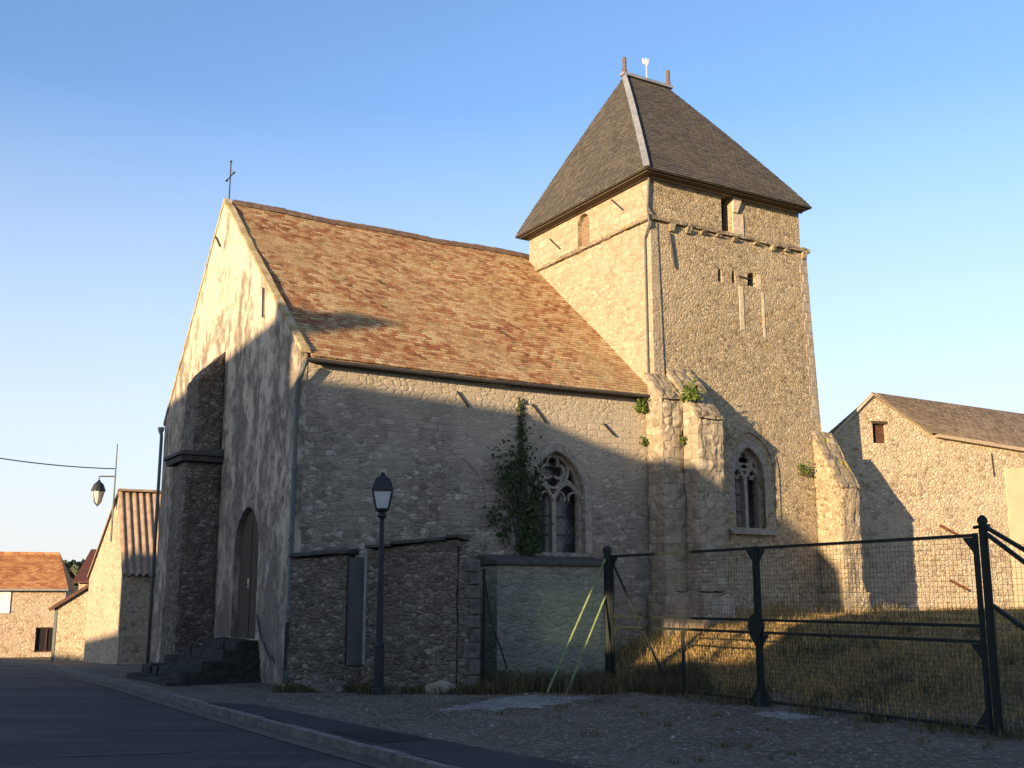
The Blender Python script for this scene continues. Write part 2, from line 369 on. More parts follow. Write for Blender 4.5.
def field_mix():
    n = NT('field_and_yard'); g = n.n('ShaderNodeNewGeometry')
    a, _ = n.noise(n.obj(), .5, 6, .65); p = n.vor(n.obj(), 22, 'F1'); sep = n.n('ShaderNodeSeparateColor'); n.l(p.outputs['Color'], sep.inputs[0])
    md, _ = n.noise(n.obj(), 5, 6, .7); f, _ = n.noise(n.obj(), 45, 4, .7)
    yard = n.mix(n.rampf(a, .35, .65), (.11,.082,.053), (.17,.132,.092)); yard = n.mix(n.rampf(sep.outputs[0], .6, 1, 0, .8), yard, (.33,.285,.22))
    straw = n.mix(n.rampf(md, .3, .7), (.26,.18,.07), (.11,.09,.04))
    at = n.n('ShaderNodeAttribute', attribute_name='grassy')
    fac = n.rampf(n.math('ADD', at.outputs['Fac'], n.math('MULTIPLY', n.math('SUBTRACT', md, .5), .9)), .35, .6)
    h = n.math('ADD', n.math('MULTIPLY', sep.outputs[1], .5), n.math('ADD', f, n.math('MULTIPLY', md, 1.5)))
    return n.done(n.mix(fac, yard, straw), .95, n.bump(h, .05))
M_field = field_mix()
def asphalt(name, c, patch=0):
    n = NT(name); f, _ = n.noise(n.obj(), 90, 4, .8); a, _ = n.noise(n.obj(), .45, 6, .6); st, _ = n.noise(n.mapping(n.obj(), (.25, 2.2, 1), (0,0,0), (0,0,R(33))), .9, 4)
    col = n.mix(n.rampf(a, .35, .65), c, tuple(x*.65 for x in c)); col = n.mix(n.rampf(st, .45, .65, 0, .8), col, tuple(x*1.9 for x in c))
    cr = n.vor(n.warp(n.obj(), 1.5, .5), .5, 'DISTANCE_TO_EDGE').outputs['Distance']
    col = n.mix(n.rampf(cr, .004, .012, .7, 0), col, tuple(x*.35 for x in c))
    col = n.mix(n.rampf(f, .3, .8, 0, .6), col, tuple(x*2 for x in c))
    return n.done(col, .88, n.bump(f, .006))
M_road = asphalt('asphalt_road', (.030,.028,.028)); M_apron = asphalt('dark_asphalt', (.022,.022,.023)); M_patch = asphalt('black_asphalt_patch', (.009,.009,.009))

def blade_mat(name, ramp):
    n = NT(name); g = n.n('ShaderNodeNewGeometry')
    col = n.ramp(g.outputs['Random Per Island'], ramp)
    tr = n.n('ShaderNodeBsdfTranslucent'); n.l(col, tr.inputs[0]); mx = n.n('ShaderNodeMixShader'); mx.inputs[0].default_value = .35
    n.done(col, .8); n.l(n.b.outputs[0], mx.inputs[1]); n.l(tr.outputs[0], mx.inputs[2]); n.l(mx.outputs[0], n.out.inputs[0]); return n.m
M_dry = blade_mat('dry_grass', [(0, (.11,.075,.03)), (.3, (.34,.22,.08)), (.8, (.62,.44,.18)), (1, (.09,.11,.035))])
M_weed = blade_mat('weed_leaves', [(0, (.05,.05,.02)), (.5, (.09,.085,.035)), (1, (.22,.17,.08))])
M_ivy = blade_mat('ivy_leaves', [(0, (.025,.04,.015)), (.6, (.05,.075,.025)), (1, (.09,.12,.045))])
M_gr = blade_mat('wall_plant_leaves', [(0, (.06,.10,.02)), (1, (.17,.22,.05))])
M_far = simple('far_foliage', (.06,.08,.04), .9, .5, .3, 0)

# ------------------------------------------------------------------ ground
G0 = Vector((1.78, 20.6, 0)); G1 = Vector((5.66, 13.35, 0)); GD = (G1-G0).normalized(); GN = Vector((.882, .472, 0))
KERB = [(16, -16), (5.4, 1.5), (2.3, 6.4), (-.7, 11.1), (-2.9, 14.5), (-4.8, 17.5), (-8, 22.7), (-10.8, 27.8), (-13.3, 33), (-17.6, 39), (-26, 46), (-60, 60)]
def ss(x, a, b):
    t = max(0, min(1, (x-a)/(b-a))); return t*t*(3-2*t)
def kdist(x, y):   # signed distance right of kerb (church side positive)
    best = 1e9; sg = 1
    for (ax, ay), (bx, by) in zip(KERB, KERB[1:]):
        dx, dy = bx-ax, by-ay; L = dx*dx+dy*dy; t = max(0, min(1, ((x-ax)*dx+(y-ay)*dy)/L))
        px, py = ax+t*dx, ay+t*dy; d = math.hypot(x-px, y-py)
        if d < best-1e-6: best = d; sg = -1 if dx*(y-ay)-dy*(x-ax) > 0 else 1
    return best*sg
def base(x, y):
    d2 = (x-1.78)*.882+(y-20.6)*.472
    z = 1.10*ss(d2, .3, 4.5)+.10*ss(d2, 4.6, 7.2)
    low = -.03*max(0, min(y, 33)-22)-.046*max(0, min(y, 65)-33)
    return z + low*ss(-d2, 0, 3)
def gz(x, y):
    z = base(x, y); d2 = (x-1.78)*.882+(y-20.6)*.472
    if abs(x) < 30 and y < 45: z += .05*(noise.noise(Vector((x*.8, y*.8, 0)))) * ss(d2, -.5, 1.5)
    if d2 < 1: z -= .16*(1-ss(kdist(x, y), .55, .95))
    return z
xs = [-700, -400, -200, -120, -80, -60, -50, -42, -36, -32, -28] + [-25+i*.5 for i in range(30)] + [-10+i*.25 for i in range(85)] + [11.5+i for i in range(16)] + [32, 40, 55, 80, 120, 200, 400, 700]
ys = [-300, -120, -60, -40, -30, -22, -16, -12, -9, -6, -4, -2, 0] + [1+i*.5 for i in range(18)] + [10+i*.25 for i in range(100)] + [35.5+i for i in range(15)] + [52, 56, 60, 65, 70, 80, 100, 150, 250, 400, 700, 1200]
mb = MB(); nx = len(xs)
for y in ys:
    for x in xs: mb.v.append((x, y, gz(x, y)))
for j in range(len(ys)-1):
    for i in range(nx-1): mb.f.append((j*nx+i, j*nx+i+1, (j+1)*nx+i+1, (j+1)*nx+i))
def grassy(x, y):
    d2 = (x-1.78)*.882+(y-20.6)*.472
    g = ss(d2, .3, 1.8)
    if y > 18.9 and -1.0 < x < 3 and d2 < .5: g = max(g, .75)
    if kdist(x, y) < -7.5: g = max(g, .2)
    if y > 45: g = 1
    return g
gro = mb.build('ground', M_field, fix=False, smooth=True, kind='structure')
at = gro.data.attributes.new('grassy', 'FLOAT', 'POINT'); at.data.foreach_set('value', [grassy(v[0], v[1]) for v in mb.v])

def offset_line(line, d):
    out = []
    for i, p in enumerate(line):
        a = Vector(line[max(i-1, 0)]); b = Vector(line[min(i+1, len(line)-1)]); t = (b-a).normalized(); out.append((p[0]+t.y*d, p[1]-t.x*d))
    return out
def dense(line, st=.8):
    o = []
    for a, b in zip(line, line[1:]):
        n = max(1, int(math.dist(a, b)/st)); o += [(a[0]+(b[0]-a[0])*i/n, a[1]+(b[1]-a[1])*i/n) for i in range(n)]
    return o+[line[-1]]
KD = dense(KERB)
def strip(name, d0, d1, dz, mat, nsub=6, **k):
    A = [offset_line(KD, d0+(d1-d0)*i/nsub) for i in range(nsub+1)]; m = MB(); n = len(KD)
    for L in A: m.v += [(x, y, base(x, y)+dz) for x, y in L]
    for i in range(nsub):
        for j in range(n-1): m.f.append((i*n+j, i*n+j+1, (i+1)*n+j+1, (i+1)*n+j))
    return m.build(name, mat, **k)
strip('road', -6.8, -.02, -.10, M_road, 10, kind='structure')
strip('gutter', -.28, -.02, -.092, M_pave, 2, kind='structure')
strip('pavement', .095, 1.55, -.004, M_pave, 4, kind='structure')
strip('pavement', -8.6, -6.95, .0, M_pave, 4, kind='structure')
def kerb(d0, d1):
    m = MB(); A = offset_line(KD, d0); B = offset_line(KD, d1)
    for i in range(len(KD)-1):
        j = i+1; z = base(*KD[i]); z2 = base(*KD[j]); e = .006*math.sin(i*2.3)
        m.hexa([(*A[i], z-.3), (*A[j], z2-.3), (*B[j], z2-.3), (*B[i], z-.3), (*A[i], z+.01+e), (*A[j], z2+.01+e), (*B[j], z2+.012+e), (*B[i], z+.012+e)])
    return m.build('kerb', M_kerb, kind='structure')
kerb(-.02, .10); kerb(-6.96, -6.8)
def patch_poly(name, pts, dz, mat, noise_amp=.05, **k):
    m = MB(); P = []
    for i, a in enumerate(pts):
        b = pts[(i+1) % len(pts)]; n = max(1, int(math.dist(a, b)/.25))
        for q in range(n):
            x = a[0]+(b[0]-a[0])*q/n; y = a[1]+(b[1]-a[1])*q/n
            P.append((x+random.uniform(-1, 1)*noise_amp, y+random.uniform(-1, 1)*noise_amp))
    m.v = [(x, y, base(x, y)+dz) for x, y in P]; m.f = [tuple(range(len(P)))]
    return m.build(name, mat, **k)
patch_poly('asphalt_apron', [(-4.72, 17.65), (-3.9, 17.3), (-2.7, 15.6), (-.95, 13.2), (1.0, 10.6), (4.5, 5.4), (6, 2.9), (5.7, 1.3), (-.55, 11.1), (-2.75, 14.5)], .006, M_apron, .025, kind='structure')
patch_poly('asphalt_patch', [(-2.25, 13.85), (-1.6, 13.9), (-.95, 13.1), (-1.45, 12.75)], .011, M_patch, .02, kind='structure')
for pl in ([(-4.9, 12.55), (-3.6, 12.9), (-3.58, 12.8), (-4.9, 12.43)], [(-3.6, 11.62), (-3.1, 11.72), (-3.08, 11.66), (-3.6, 11.56)]):
    patch_poly('road_marking', pl, -.095, M_paint, .02, kind='structure')

# ------------------------------------------------------------------ church frame: x = east along the nave, y = north, z = up
TH = math.atan2(.512006, .858982)
CX, CY = -4.01, 20.38
CH = empty('church', (CX, CY, 0), TH, label='rubble stone church with brown tiled nave roof and pyramid roofed tower', cat='church')
def cw(t, s, z=0): return Vector((CX+t*math.cos(TH)-s*math.sin(TH), CY+t*math.sin(TH)+s*math.cos(TH), z))

def arch_pts(cx, hw, z0, zs, za, n=10, pointed=True):
    P = [(cx-hw, z0), (cx-hw, zs)]
    if pointed:
        h = za-zs; r = (hw*hw+h*h)/(2*hw)   # arcs centred on springing line
        amax = math.asin(min(1, h/r)) if r >= h else math.pi/2
        L = [(cx-hw+r-r*math.cos(amax*i/n), zs+r*math.sin(amax*i/n)) for i in range(1, n+1)]
        P += L + [(2*cx-x, z) for x, z in L[:-1][::-1]]
    else:
        h = za-zs
        P += [(cx-hw*math.cos(math.pi*i/(2*n)), zs+h*math.sin(math.pi*i/(2*n))) for i in range(1, 2*n)]
    return P + [(cx+hw, zs), (cx+hw, z0)]
def south_loop(P, y): return [(x, y, z) for x, z in P]

# nave body
NW, EV, RZ = 10.45, 6.15, 11.0; RS = 5.75
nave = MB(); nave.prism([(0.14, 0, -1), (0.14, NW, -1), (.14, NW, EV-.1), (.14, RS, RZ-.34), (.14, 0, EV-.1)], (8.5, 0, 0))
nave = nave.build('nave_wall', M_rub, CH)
gab = MB(); gab.prism([(0, -.012, -1.2), (0, NW+.01, -1.2), (0, NW+.01, EV+.1), (0, RS, RZ+.05), (0, -.012, EV+.1)], (.137, 0, 0))
gab = gab.build('gable_wall', M_plas, CH)
# west door
DC, DW = 2.82, .80
dl = arch_pts(DC, DW, .78, 2.55, 3.42, 8, False)
c = MB(); c.prism([(-.3, x, z) for x, z in dl], (.75, 0, 0)); cut(gab, c)
c = MB(); c.prism([(-.3, x, z) for x, z in dl], (.85, 0, 0)); cut(nave, c)
d = MB(); d.prism([(.12, x, z) for x, z in arch_pts(DC, DW-.02, .79, 2.55, 3.4, 8, False)], (.06, 0, 0)); door = d.build('door', M_door, CH)
MB().box((.11, DC-.012, .8), (.122, DC+.012, 3.2)).build('door_cover_strip', M_door, door)
MB().box((.105, DC+.10-.03, 1.78), (.119, DC+.16, 1.98)).build('lock_plate', M_stoneL, door)
for zz in (1.15, 2.45):
    MB().box((.108, DC-DW+.05, zz), (.1185, DC-.1, zz+.05)).build('hinge', M_iron, door)
MB().tube([(.10, DC+.13, 1.85), (.07, DC+.13, 1.85), (.07, DC+.05, 1.85)], .012, 6).build('handle', M_iron, door)
# steps
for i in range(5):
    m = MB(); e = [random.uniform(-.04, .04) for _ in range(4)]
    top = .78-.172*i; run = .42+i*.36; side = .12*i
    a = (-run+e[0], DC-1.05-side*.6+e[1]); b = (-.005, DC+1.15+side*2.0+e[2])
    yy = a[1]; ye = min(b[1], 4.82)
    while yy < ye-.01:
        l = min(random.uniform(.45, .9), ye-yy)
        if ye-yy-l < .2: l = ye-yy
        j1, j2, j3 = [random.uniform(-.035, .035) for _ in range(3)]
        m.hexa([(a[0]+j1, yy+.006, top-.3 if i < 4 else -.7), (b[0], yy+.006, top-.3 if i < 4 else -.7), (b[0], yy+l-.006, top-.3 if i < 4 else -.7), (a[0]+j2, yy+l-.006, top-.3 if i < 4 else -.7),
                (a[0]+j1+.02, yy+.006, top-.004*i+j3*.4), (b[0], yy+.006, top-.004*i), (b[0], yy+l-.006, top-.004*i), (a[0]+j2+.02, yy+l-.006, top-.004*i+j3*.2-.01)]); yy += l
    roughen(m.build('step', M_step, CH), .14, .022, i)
# verge coping on both slopes of the gable
for sgn in (0, 1):
    m = MB(); k = 26; pts = []
    for i in range(k+1):
        f = i/k; y = RS*(1-f)-.10*f; z = RZ+.09-(RZ-EV)*f - .02*math.sin(f*math.pi); 
        if sgn: y = NW-(NW-RS)*(1-f)+.10*f
        j = random.uniform(-.018, .018); pts.append((y, z+j))
    for (y0, z0), (y1, z1) in zip(pts, pts[1:]):
        m.hexa([(-.025, y0, z0-.10), (.17, y0, z0-.10), (.17, y1, z1-.10), (-.025, y1, z1-.10), (-.03, y0, z0+.0), (.13, y0, z0+.005), (.13, y1, z1+.005), (-.03, y1, z1+.0)])
    m.build('verge_coping', M_mort, CH)

# tile laying on a parametric patch
def tiles(P, rows, tw, mat, name, parent, thick=.02, jit=.4, lap=1.35, lift=.02):
    m = MB()
    for j in range(rows):
        v0 = j/rows; v1 = min(1.0, (j+lap)/rows)
        wl = (P(1, v0)-P(0, v0)).length; n = max(1, round(wl/tw)); off = (j % 2)*.5
        us = [max(0, min(1, (i+off+random.uniform(-.08, .08))/n)) for i in range(-1, n+1)]
        for a, b in zip(us, us[1:]):
            if b-a < .15/n: continue
            g = .04/n
            p0, p1, p2, p3 = P(a+g, v0), P(b-g, v0), P(b-g, v1), P(a+g, v1)
            nrm = (p1-p0).cross(p3-p0)
            if nrm.length < 1e-6: continue
            nrm.normalize(); up = (p3-p0).normalized()
            q = up*random.uniform(-jit, jit)*thick*1.2; l0 = lift+random.uniform(0, .008); l1 = l0+random.uniform(-.004, .004)
            m.add([p0+nrm*(l0-thick)+q, p1+nrm*(l1-thick)+q, p1+nrm*l1+q, p0+nrm*l0+q, p2+nrm*.003, p3+nrm*.003], [(0,1,2,3), (3,2,4,5), (0,3,5), (1,4,2)])
    return m.build(name, mat, parent, fix=False)
def nave_south(u, v):
    x = .16+8.42*u; y = -.15+(RS+.15)*v; z = EV-.07+(RZ-EV+.07)*v
    sag = -.06*math.sin(math.pi*v)*math.sin(math.pi*u) + .018*math.sin(u*17+v*3)*math.sin(v*11)
    return Vector((x, y, z+sag-.03*math.sin(math.pi*u)))
def nave_north(u, v):
    p = nave_south(1-u, v); return Vector((p.x, NW+.15-(NW-RS+.15)*v, p.z))
def under(P, name, mat, parent, n=24, dz=-.03):
    m = MB()
    for j in range(n+1):
        for i in range(n+1): m.v.append(tuple(P(i/n, j/n)+Vector((0, 0, dz))))
    for j in range(n):
        for i in range(n): m.f.append((j*(n+1)+i, j*(n+1)+i+1, (j+1)*(n+1)+i+1, (j+1)*(n+1)+i))
    return m.build(name, mat, parent, fix=False)
nr = under(nave_south, 'roof', M_tile, CH); nr2 = under(nave_north, 'roof', M_tile, CH)
tiles(nave_south, 62, .165, M_tile, 'roof_tiles', nr); tiles(nave_north, 40, .33, M_tile, 'roof_tiles', nr2)
m = MB()
x = .2
while x < 8.6:
    z = nave_south((x-.16)/8.42, 1).z+.02+random.uniform(-.008, .008); L = .32
    m.prism([(x, RS-.15, z-.10), (x, RS-.10, z), (x, RS-.03, z+.07), (x, RS+.03, z+.07), (x, RS+.10, z), (x, RS+.15, z-.10)], (L, 0, .0)); x += L+.012
m.build('ridge_tiles', simple('dark_ridge_tiles', (.17,.11,.075), .9, .5, 6, .006), nr)
# dark eave board, gutter on south side
MB().box((.14, -.10, EV-.16), (8.3, -.005, EV-.11)).build('eave_board', simple('eave_wood', (.07,.045,.03), .85, .4, 8, .005), CH)
m = MB(); m.tube([(.05, -.19, EV-.15), (4, -.19, EV-.17), (8.2, -.19, EV-.11)], .04, 8); m.build('gutter', simple('dark_gutter', (.05,.045,.04), .6, .3, 8, .002), CH)
# downpipes
m = MB(); m.tube([(.04, -.19, EV-.19), (-.02, -.14, EV-.45), (-.07, -.07, EV-.62), (-.07, -.07, .35), (-.1, -.16, .1)], .045, 8)
pp = m.build('downpipe', M_pipe, CH, smooth=True)
for zz in (5.2, 3.9, 2.6, 1.3): MB().tube([(-.07, -.07, zz), (-.07, -.07, zz+.05)], .06, 8).build('pipe_bracket', M_pipe, pp)
MB().tube([(-.07, -.07, .1), (-.07, -.07, 1.15)], .062, 8).build('cast_iron_shoe', M_iron, pp)
m = MB(); m.tube([(-.03, NW+.30, 6.05), (-.05, NW+.12, 5.85), (-.06, NW+.10, -.2)], .045, 8)
m.build('downpipe', M_pipe, CH, smooth=True)
MB().lathe([(.05, -.12), (.09, 0), (.09, .05)], (-.03, NW+.30, 6.08), 8).build('rainwater_head', M_zinc, CH)
# iron cross on the gable
m = MB(); m.tube([(.1, RS, RZ), (.1, RS, RZ+1.02)], .016, 6); m.tube([(.1, RS-.28, RZ+.66), (.1, RS+.28, RZ+.66)], .015, 6)
for y, z in ((RS-.3, RZ+.66), (RS+.3, RZ+.66), (RS, RZ+1.05)): m.lathe([(.005, -.04), (.035, 0), (.005, .04)], (.1, y, z), 6)
m.build('iron_cross', M_iron, CH)
# west buttress with string slab
m = MB()
s0, s1 = 4.86, 6.12
m.hexa([(-.86, s0, -1.2), (-.01, s0-.02, -1.2), (-.01, s1+.02, -1.2), (-.86, s1, -1.2), (-.80, s0, 4.55), (-.01, s0, 4.55), (-.01, s1, 4.55), (-.80, s1, 4.55)])
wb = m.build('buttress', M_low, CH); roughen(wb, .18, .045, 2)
m = MB(); m.hexa([(-.68, s0+.06, 4.7), (-.012, s0+.06, 4.7), (-.012, s1-.06, 4.7), (-.68, s1-.06, 4.7), (-.60, s0+.10, 6.5), (-.012, s0+.16, 7.15), (-.012, s1-.16, 7.15), (-.60, s1-.10, 6.5)])
roughen(m.build('upper_shaft', M_low, wb), .18, .045, 5)
m = MB(); m.box((-.92, s0-.10, 4.552), (-.014, s1+.10, 4.68)); m.hexa([(-.98, s0-.15, 4.683), (-.014, s0-.15, 4.683), (-.014, s1+.15, 4.683), (-.98, s1+.15, 4.683), (-.96, s0-.13, 4.76), (-.014, s0-.13, 4.84), (-.014, s1+.13, 4.84), (-.96, s1+.13, 4.76)])
m.build('string_slab', M_slab, wb)
# anchors
def anchor(pts, parent=CH, r=.022):
    MB().tube(pts, r, 6).build('tie_anchor', M_iron, parent)
anchor([(-.04, 6.25, 10.25), (-.04, 5.85, 9.9)]); anchor([(-.04, 2.35, 8.0), (-.04, 2.3, 7.35)])
anchor([(3.35, -.03, 5.72), (3.62, -.03, 5.42)]); anchor([(5.15, -.03, 5.62), (5.5, -.03, 5.25)]); anchor([(7.0, -.03, 5.35), (7.3, -.03, 5.1)])

# tower
T0, T1, TS, ZS, ZT = 8.45, 13.5, 5.5, 10.38, 11.5
m = MB(); m.hexa([(T0, -.03, -1), (14.05, -.03, -1), (14.05, TS+.02, -1), (T0, TS+.02, -1), (T0, -.0, ZS), (T1, -.0, ZS), (T1, TS, ZS), (T0, TS, ZS)])
tower = m.build('tower_wall', M_tow, CH)
m = MB(); m.box((T0+.04, .05, ZS-.02), (T1-.12, TS-.06, ZT)); tup = m.build('tower_upper_stage', M_tow, CH)
# smooth lighter render on the west face, just proud of the masonry
m = MB(); m.prism([(T0-.018, .30, 6.0), (T0-.018, TS, 6.0), (T0-.018, TS, ZS-.09), (T0-.018, .30, ZS-.09)], (.016, 0, 0)); wf1 = m.build('west_render', M_west, CH)
m = MB(); m.prism([(T0+.022, .05, ZS+.06), (T0+.022, TS-.06, ZS+.06), (T0+.022, TS-.06, ZT-.12), (T0+.022, .05, ZT-.12)], (.016, 0, 0)); wf2 = m.build('west_render', MATS['pale_lime_render'], CH)
# pale corner strip
m = MB(); m.hexa([(T0-.022, -.052, 5.9), (T0+.30, -.052, 5.9), (T0+.30, .35, 5.9), (T0-.022, .35, 5.9), (T0-.022, -.03, ZS-.1), (T0+.2, -.03, ZS-.1), (T0+.2, .30, ZS-.1), (T0-.022, .30, ZS-.1)]); m.build('corner_strip', MATS['pale_lime_render'], CH, bevel=.01)
m = MB(); z = 6; k = 0
while z < ZS-.15:
    h = random.uniform(.22, .32); a, b = ((.42, .28), (.28, .42))[k % 2]; e = (ZS-z)*.035
    m.box((T1+e-a*.6, -.02, z), (T1+e+.012, b, min(z+h-.012, ZS-.1))); z += h; k += 1
m.build('quoins', M_stone, CH, bevel=.01)
# string course with corbels
m = MB(); m.box((T0-.10, -.10, ZS-.06), (T1+.10, .0, ZS+.06)); m.box((T0-.10, .002, ZS-.06), (T0+.035, TS, ZS+.06)); m.box((T1-.08, .002, ZS-.06), (T1+.10, TS, ZS+.06))
stc = m.build('string_course', M_ashl, CH); roughen(stc, .12, .03, 4)
for i in range(9):
    x = T0+.5+i*.56+random.uniform(-.16, .16); hh = random.uniform(.06, .2)
    MB().hexa([(x-.07, -.06, ZS-.06-hh), (x+.07, -.06, ZS-.06-hh), (x+.07, .0, ZS-.06-hh), (x-.07, .0, ZS-.06-hh), (x-.08, -.13, ZS-.062), (x+.08, -.13, ZS-.062), (x+.08, .0, ZS-.062), (x-.08, .0, ZS-.062)]).build('corbel', M_ashl, stc, bevel=.015)
# cornice under the roof
m = MB(); m.box((T0-.02, -.03, ZT-.10), (T1-.04, .045, ZT)); m.box((T0-.02, .047, ZT-.10), (T0+.035, TS-.0, ZT)); m.build('cornice', M_stoneL, CH, bevel=.015)
# upper openings
c = MB(); c.box((10.73, -.5, ZS+.085), (11.05, .55, ZT-.1)); cut(tup, c)
m = MB(); m.box((10.73, .35, ZS+.09), (11.05, .36, ZT-.11)); m.build('belfry_opening', M_black, CH)
m = MB(); m.hexa([(11.07, -.02, ZS+.62), (11.2, -.02, ZS+.62), (11.2, .052, ZS+.62), (11.07, .052, ZS+.62), (11.07, -.05, ZT-.11), (11.36, -.05, ZT-.11), (11.36, .052, ZT-.11), (11.07, .052, ZT-.11)]); m.build('corbel', M_stoneL, CH)
m = MB(); m.box((11.07, .02, ZS+.07), (11.42, .055, ZS+.62)); m.build('jamb_stone', M_stoneL, CH)
ap = arch_pts(2.78, .27, ZS+.10, ZS+.66, ZS+.95, 6, False)
c = MB(); c.prism([(T0-.3, y, z) for y, z in ap], (.52, 0, 0)); cut(tup, c); c = MB(); c.prism([(T0-.3, y, z) for y, z in ap], (.52, 0, 0)); cut(wf2, c)
m = MB(); m.prism([(T0+.15, y, z) for y, z in ap], (.05, 0, 0)); m.build('blocked_belfry_window', M_orange, CH)
for x, z0, hw, hh in ((10.56, 9.12, .07, .34), (11.0, 9.16, .06, .34), (11.6, 9.16, .15, .36)):
    lp = arch_pts(x, hw, z0, z0+hh*.6, z0+hh, 4, False)
    c = MB(); c.prism(south_loop(lp, -.3), (0, .7, 0)); cut(tower, c)
    MB().prism(south_loop(arch_pts(x, hw+.01, z0-.01, z0+hh*.6, z0+hh+.01, 4, False), .34), (0, .02, 0)).build('loophole', M_black, CH)
MB().box((11.77, -.012, 9.12), (11.9, .02, 9.5)).build('jamb_stone', M_stoneL, CH)
MB().tube([(11.1, -.05, 9.35), (11.5, -.05, 9.33)], .016, 6).build('tie_anchor', M_iron, CH)
anchor([(9.0, -.05, 10.1), (9.12, -.05, 9.25)]); anchor([(T0-.0, 1.5, ZS+.92), (T0-.0, 1.05, ZS+.52)]); anchor([(T0-.0, 4.35, ZS+.72), (T0-.0, 3.85, ZS+.3)])
# flat pilaster strip scars on the south wall under the loopholes
MB().box((11.15, -.022, 8.0), (11.28, .01, 9.1)).build('masonry_scar', M_stoneL, CH); MB().box((11.9, -.018, 7.9), (11.97, .01, 9.05)).build('masonry_scar', M_stoneL, CH)
# conductor pipe at the south west corner
m = MB(); m.tube([(T0+.0, -.0, ZT-.1), (T0-.06, -.0, ZS+.3), (T0-.15, -.12, ZS+.06), (T0-.1, -.1, ZS-.2), (T0-.075, .12, ZS-.5), (T0-.07, .12, 6.2)], .028, 6); m.build('conductor_pipe', M_pipe, CH)

# tower roof: concave pyramid with a short ridge
E0x, E1x, E0y, E1y = T0-.32, T1-.02, -.33, TS+.14; EZ = ZT-.04
rx0, rx1, ryc, rz = 10.03, 11.55, 2.95, 15.66
def ring(v):   # v from eave 0 to ridge 1
    f = v; zz = EZ+(rz-EZ)*(v**1.0); fl = .34*math.exp(-v*7)      # flare
    a = f-fl*.0
    g = v+.022*math.sin(math.pi*v)*0-.03*math.exp(-v*9)*v*4      # nearly straight, flared at the eave
    g = max(0, g-.015*math.sin(math.pi*v))
    x0 = E0x+(rx0-E0x)*g; x1 = E1x+(rx1-E1x)*g; y0 = E0y+(ryc-E0y)*g; y1 = E1y+(ryc-E1y)*g
    return x0, x1, y0, y1, zz
def tf(k):
    def P(u, v):
        x0, x1, y0, y1, z = ring(v)
        A = [(x0, y0), (x1, y0), (x1, y1), (x0, y1)]; a = A[k]; b = A[(k+1) % 4]
        return Vector((a[0]+(b[0]-a[0])*u, a[1]+(b[1]-a[1])*u, z))
    return P
troof = None
m = MB(); n = 16
for j in range(n+1):
    x0, x1, y0, y1, z = ring(j/n); m.v += [(x0, y0, z-.02), (x1, y0, z-.02), (x1, y1, z-.02), (x0, y1, z-.02)]
for j in range(n):
    for k in range(4): m.f.append((4*j+k, 4*j+(k+1) % 4, 4*j+4+(k+1) % 4, 4*j+4+k))
m.f.append((3, 2, 1, 0))
troof = m.build('tower_roof', M_slate, CH)
for k in range(4): tiles(tf(k), 48, .17, M_slate, 'slates', troof, .010, .3, 1.4, .014)
m = MB(); m.box((E0x+.07, E0y+.07, EZ-.055), (E1x-.07, E1y-.07, EZ-.025)); m.build('eave_board', simple('brown_eave_board', (.10,.075,.05), .85, .4), troof)
for k, wd in ((0, .15),):
    m = MB()
    for j in range(n):
        a = tf(k)(0, j/n); b = tf(k)(0, (j+1)/n); o = (Vector((a.x, a.y, 0))-Vector((11, 2.7, 0))).normalized()*.02+Vector((0, 0, .03))
        m.beam(a+o, b+o, wd, .035, up=(o.x*50, o.y*50, .6))
    m.build('hip_flashing', M_zinc, troof)
m = MB(); m.beam((rx0-.1, ryc, rz+.03), (rx1+.1, ryc, rz+.03), .2, .08); m.build('ridge_flashing', M_zinc, troof)
for x in (rx0, rx1): MB().lathe([(.085, 0), (.075, .12), (.055, .16), (.06, .46), (.03, .5)], (x, ryc, rz+.05), 8).build('finial', simple('finial_wood', (.14,.10,.07), .8, .4), troof)
m = MB(); m.tube([((rx0+rx1)/2, ryc, rz+.05), ((rx0+rx1)/2, ryc, rz+.72)], .012, 6)
m.prism([((rx0+rx1)/2+a*.75, ryc-.01, rz+.1+b*.8) for a, b in ((-.14, .52), (-.05, .50), (.05, .50), (.1, .62), (.12, .78), (.06, .72), (.0, .60), (-.08, .70), (-.16, .74), (-.17, .62))], (0, .02, 0))
m.build('weathercock', M_white, troof)

# buttresses on the south side of the tower
def buttress(t0, t1, p, zdrip, ztop, mat, name='buttress', base_ext=.08, zb=1.7):
    m = MB()
    m.hexa([(t0, -p, zb), (t1, -p, zb), (t1, -.03, zb), (t0, -.03, zb), (t0, -p, zdrip), (t1, -p, zdrip), (t1, -.03, ztop), (t0, -.03, ztop)])
    b = m.build(name, mat, CH); roughen(b, .16, .045, t0)
    m = MB(); m.box((t0-base_ext, -p-base_ext, -.6), (t1+base_ext, -.028, zb+.01)); roughen(m.build('plinth', mat, b), .16, .045, t1)
    m = MB(); m.hexa([(t0-.02, -p-.05, zdrip-.04), (t1+.04, -p-.05, zdrip-.04), (t1+.04, -.025, ztop-.03), (t0-.02, -.025, ztop-.03), (t0-.015, -p-.045, zdrip+.05), (t1+.03, -p-.045, zdrip+.05), (t1+.03, -.025, ztop+.09), (t0-.015, -.025, ztop+.09)])
    roughen(m.build('weathering', M_ashl, b), .12, .04, t0+3); return b
buttress(8.78, 9.52, 1.08, 5.5, 6.75, M_ash)
buttress(8.16, 8.775, .62, 5.95, 6.55, M_ash)
buttress(13.36, 14.04, .84, 4.2, 5.6, M_tow)

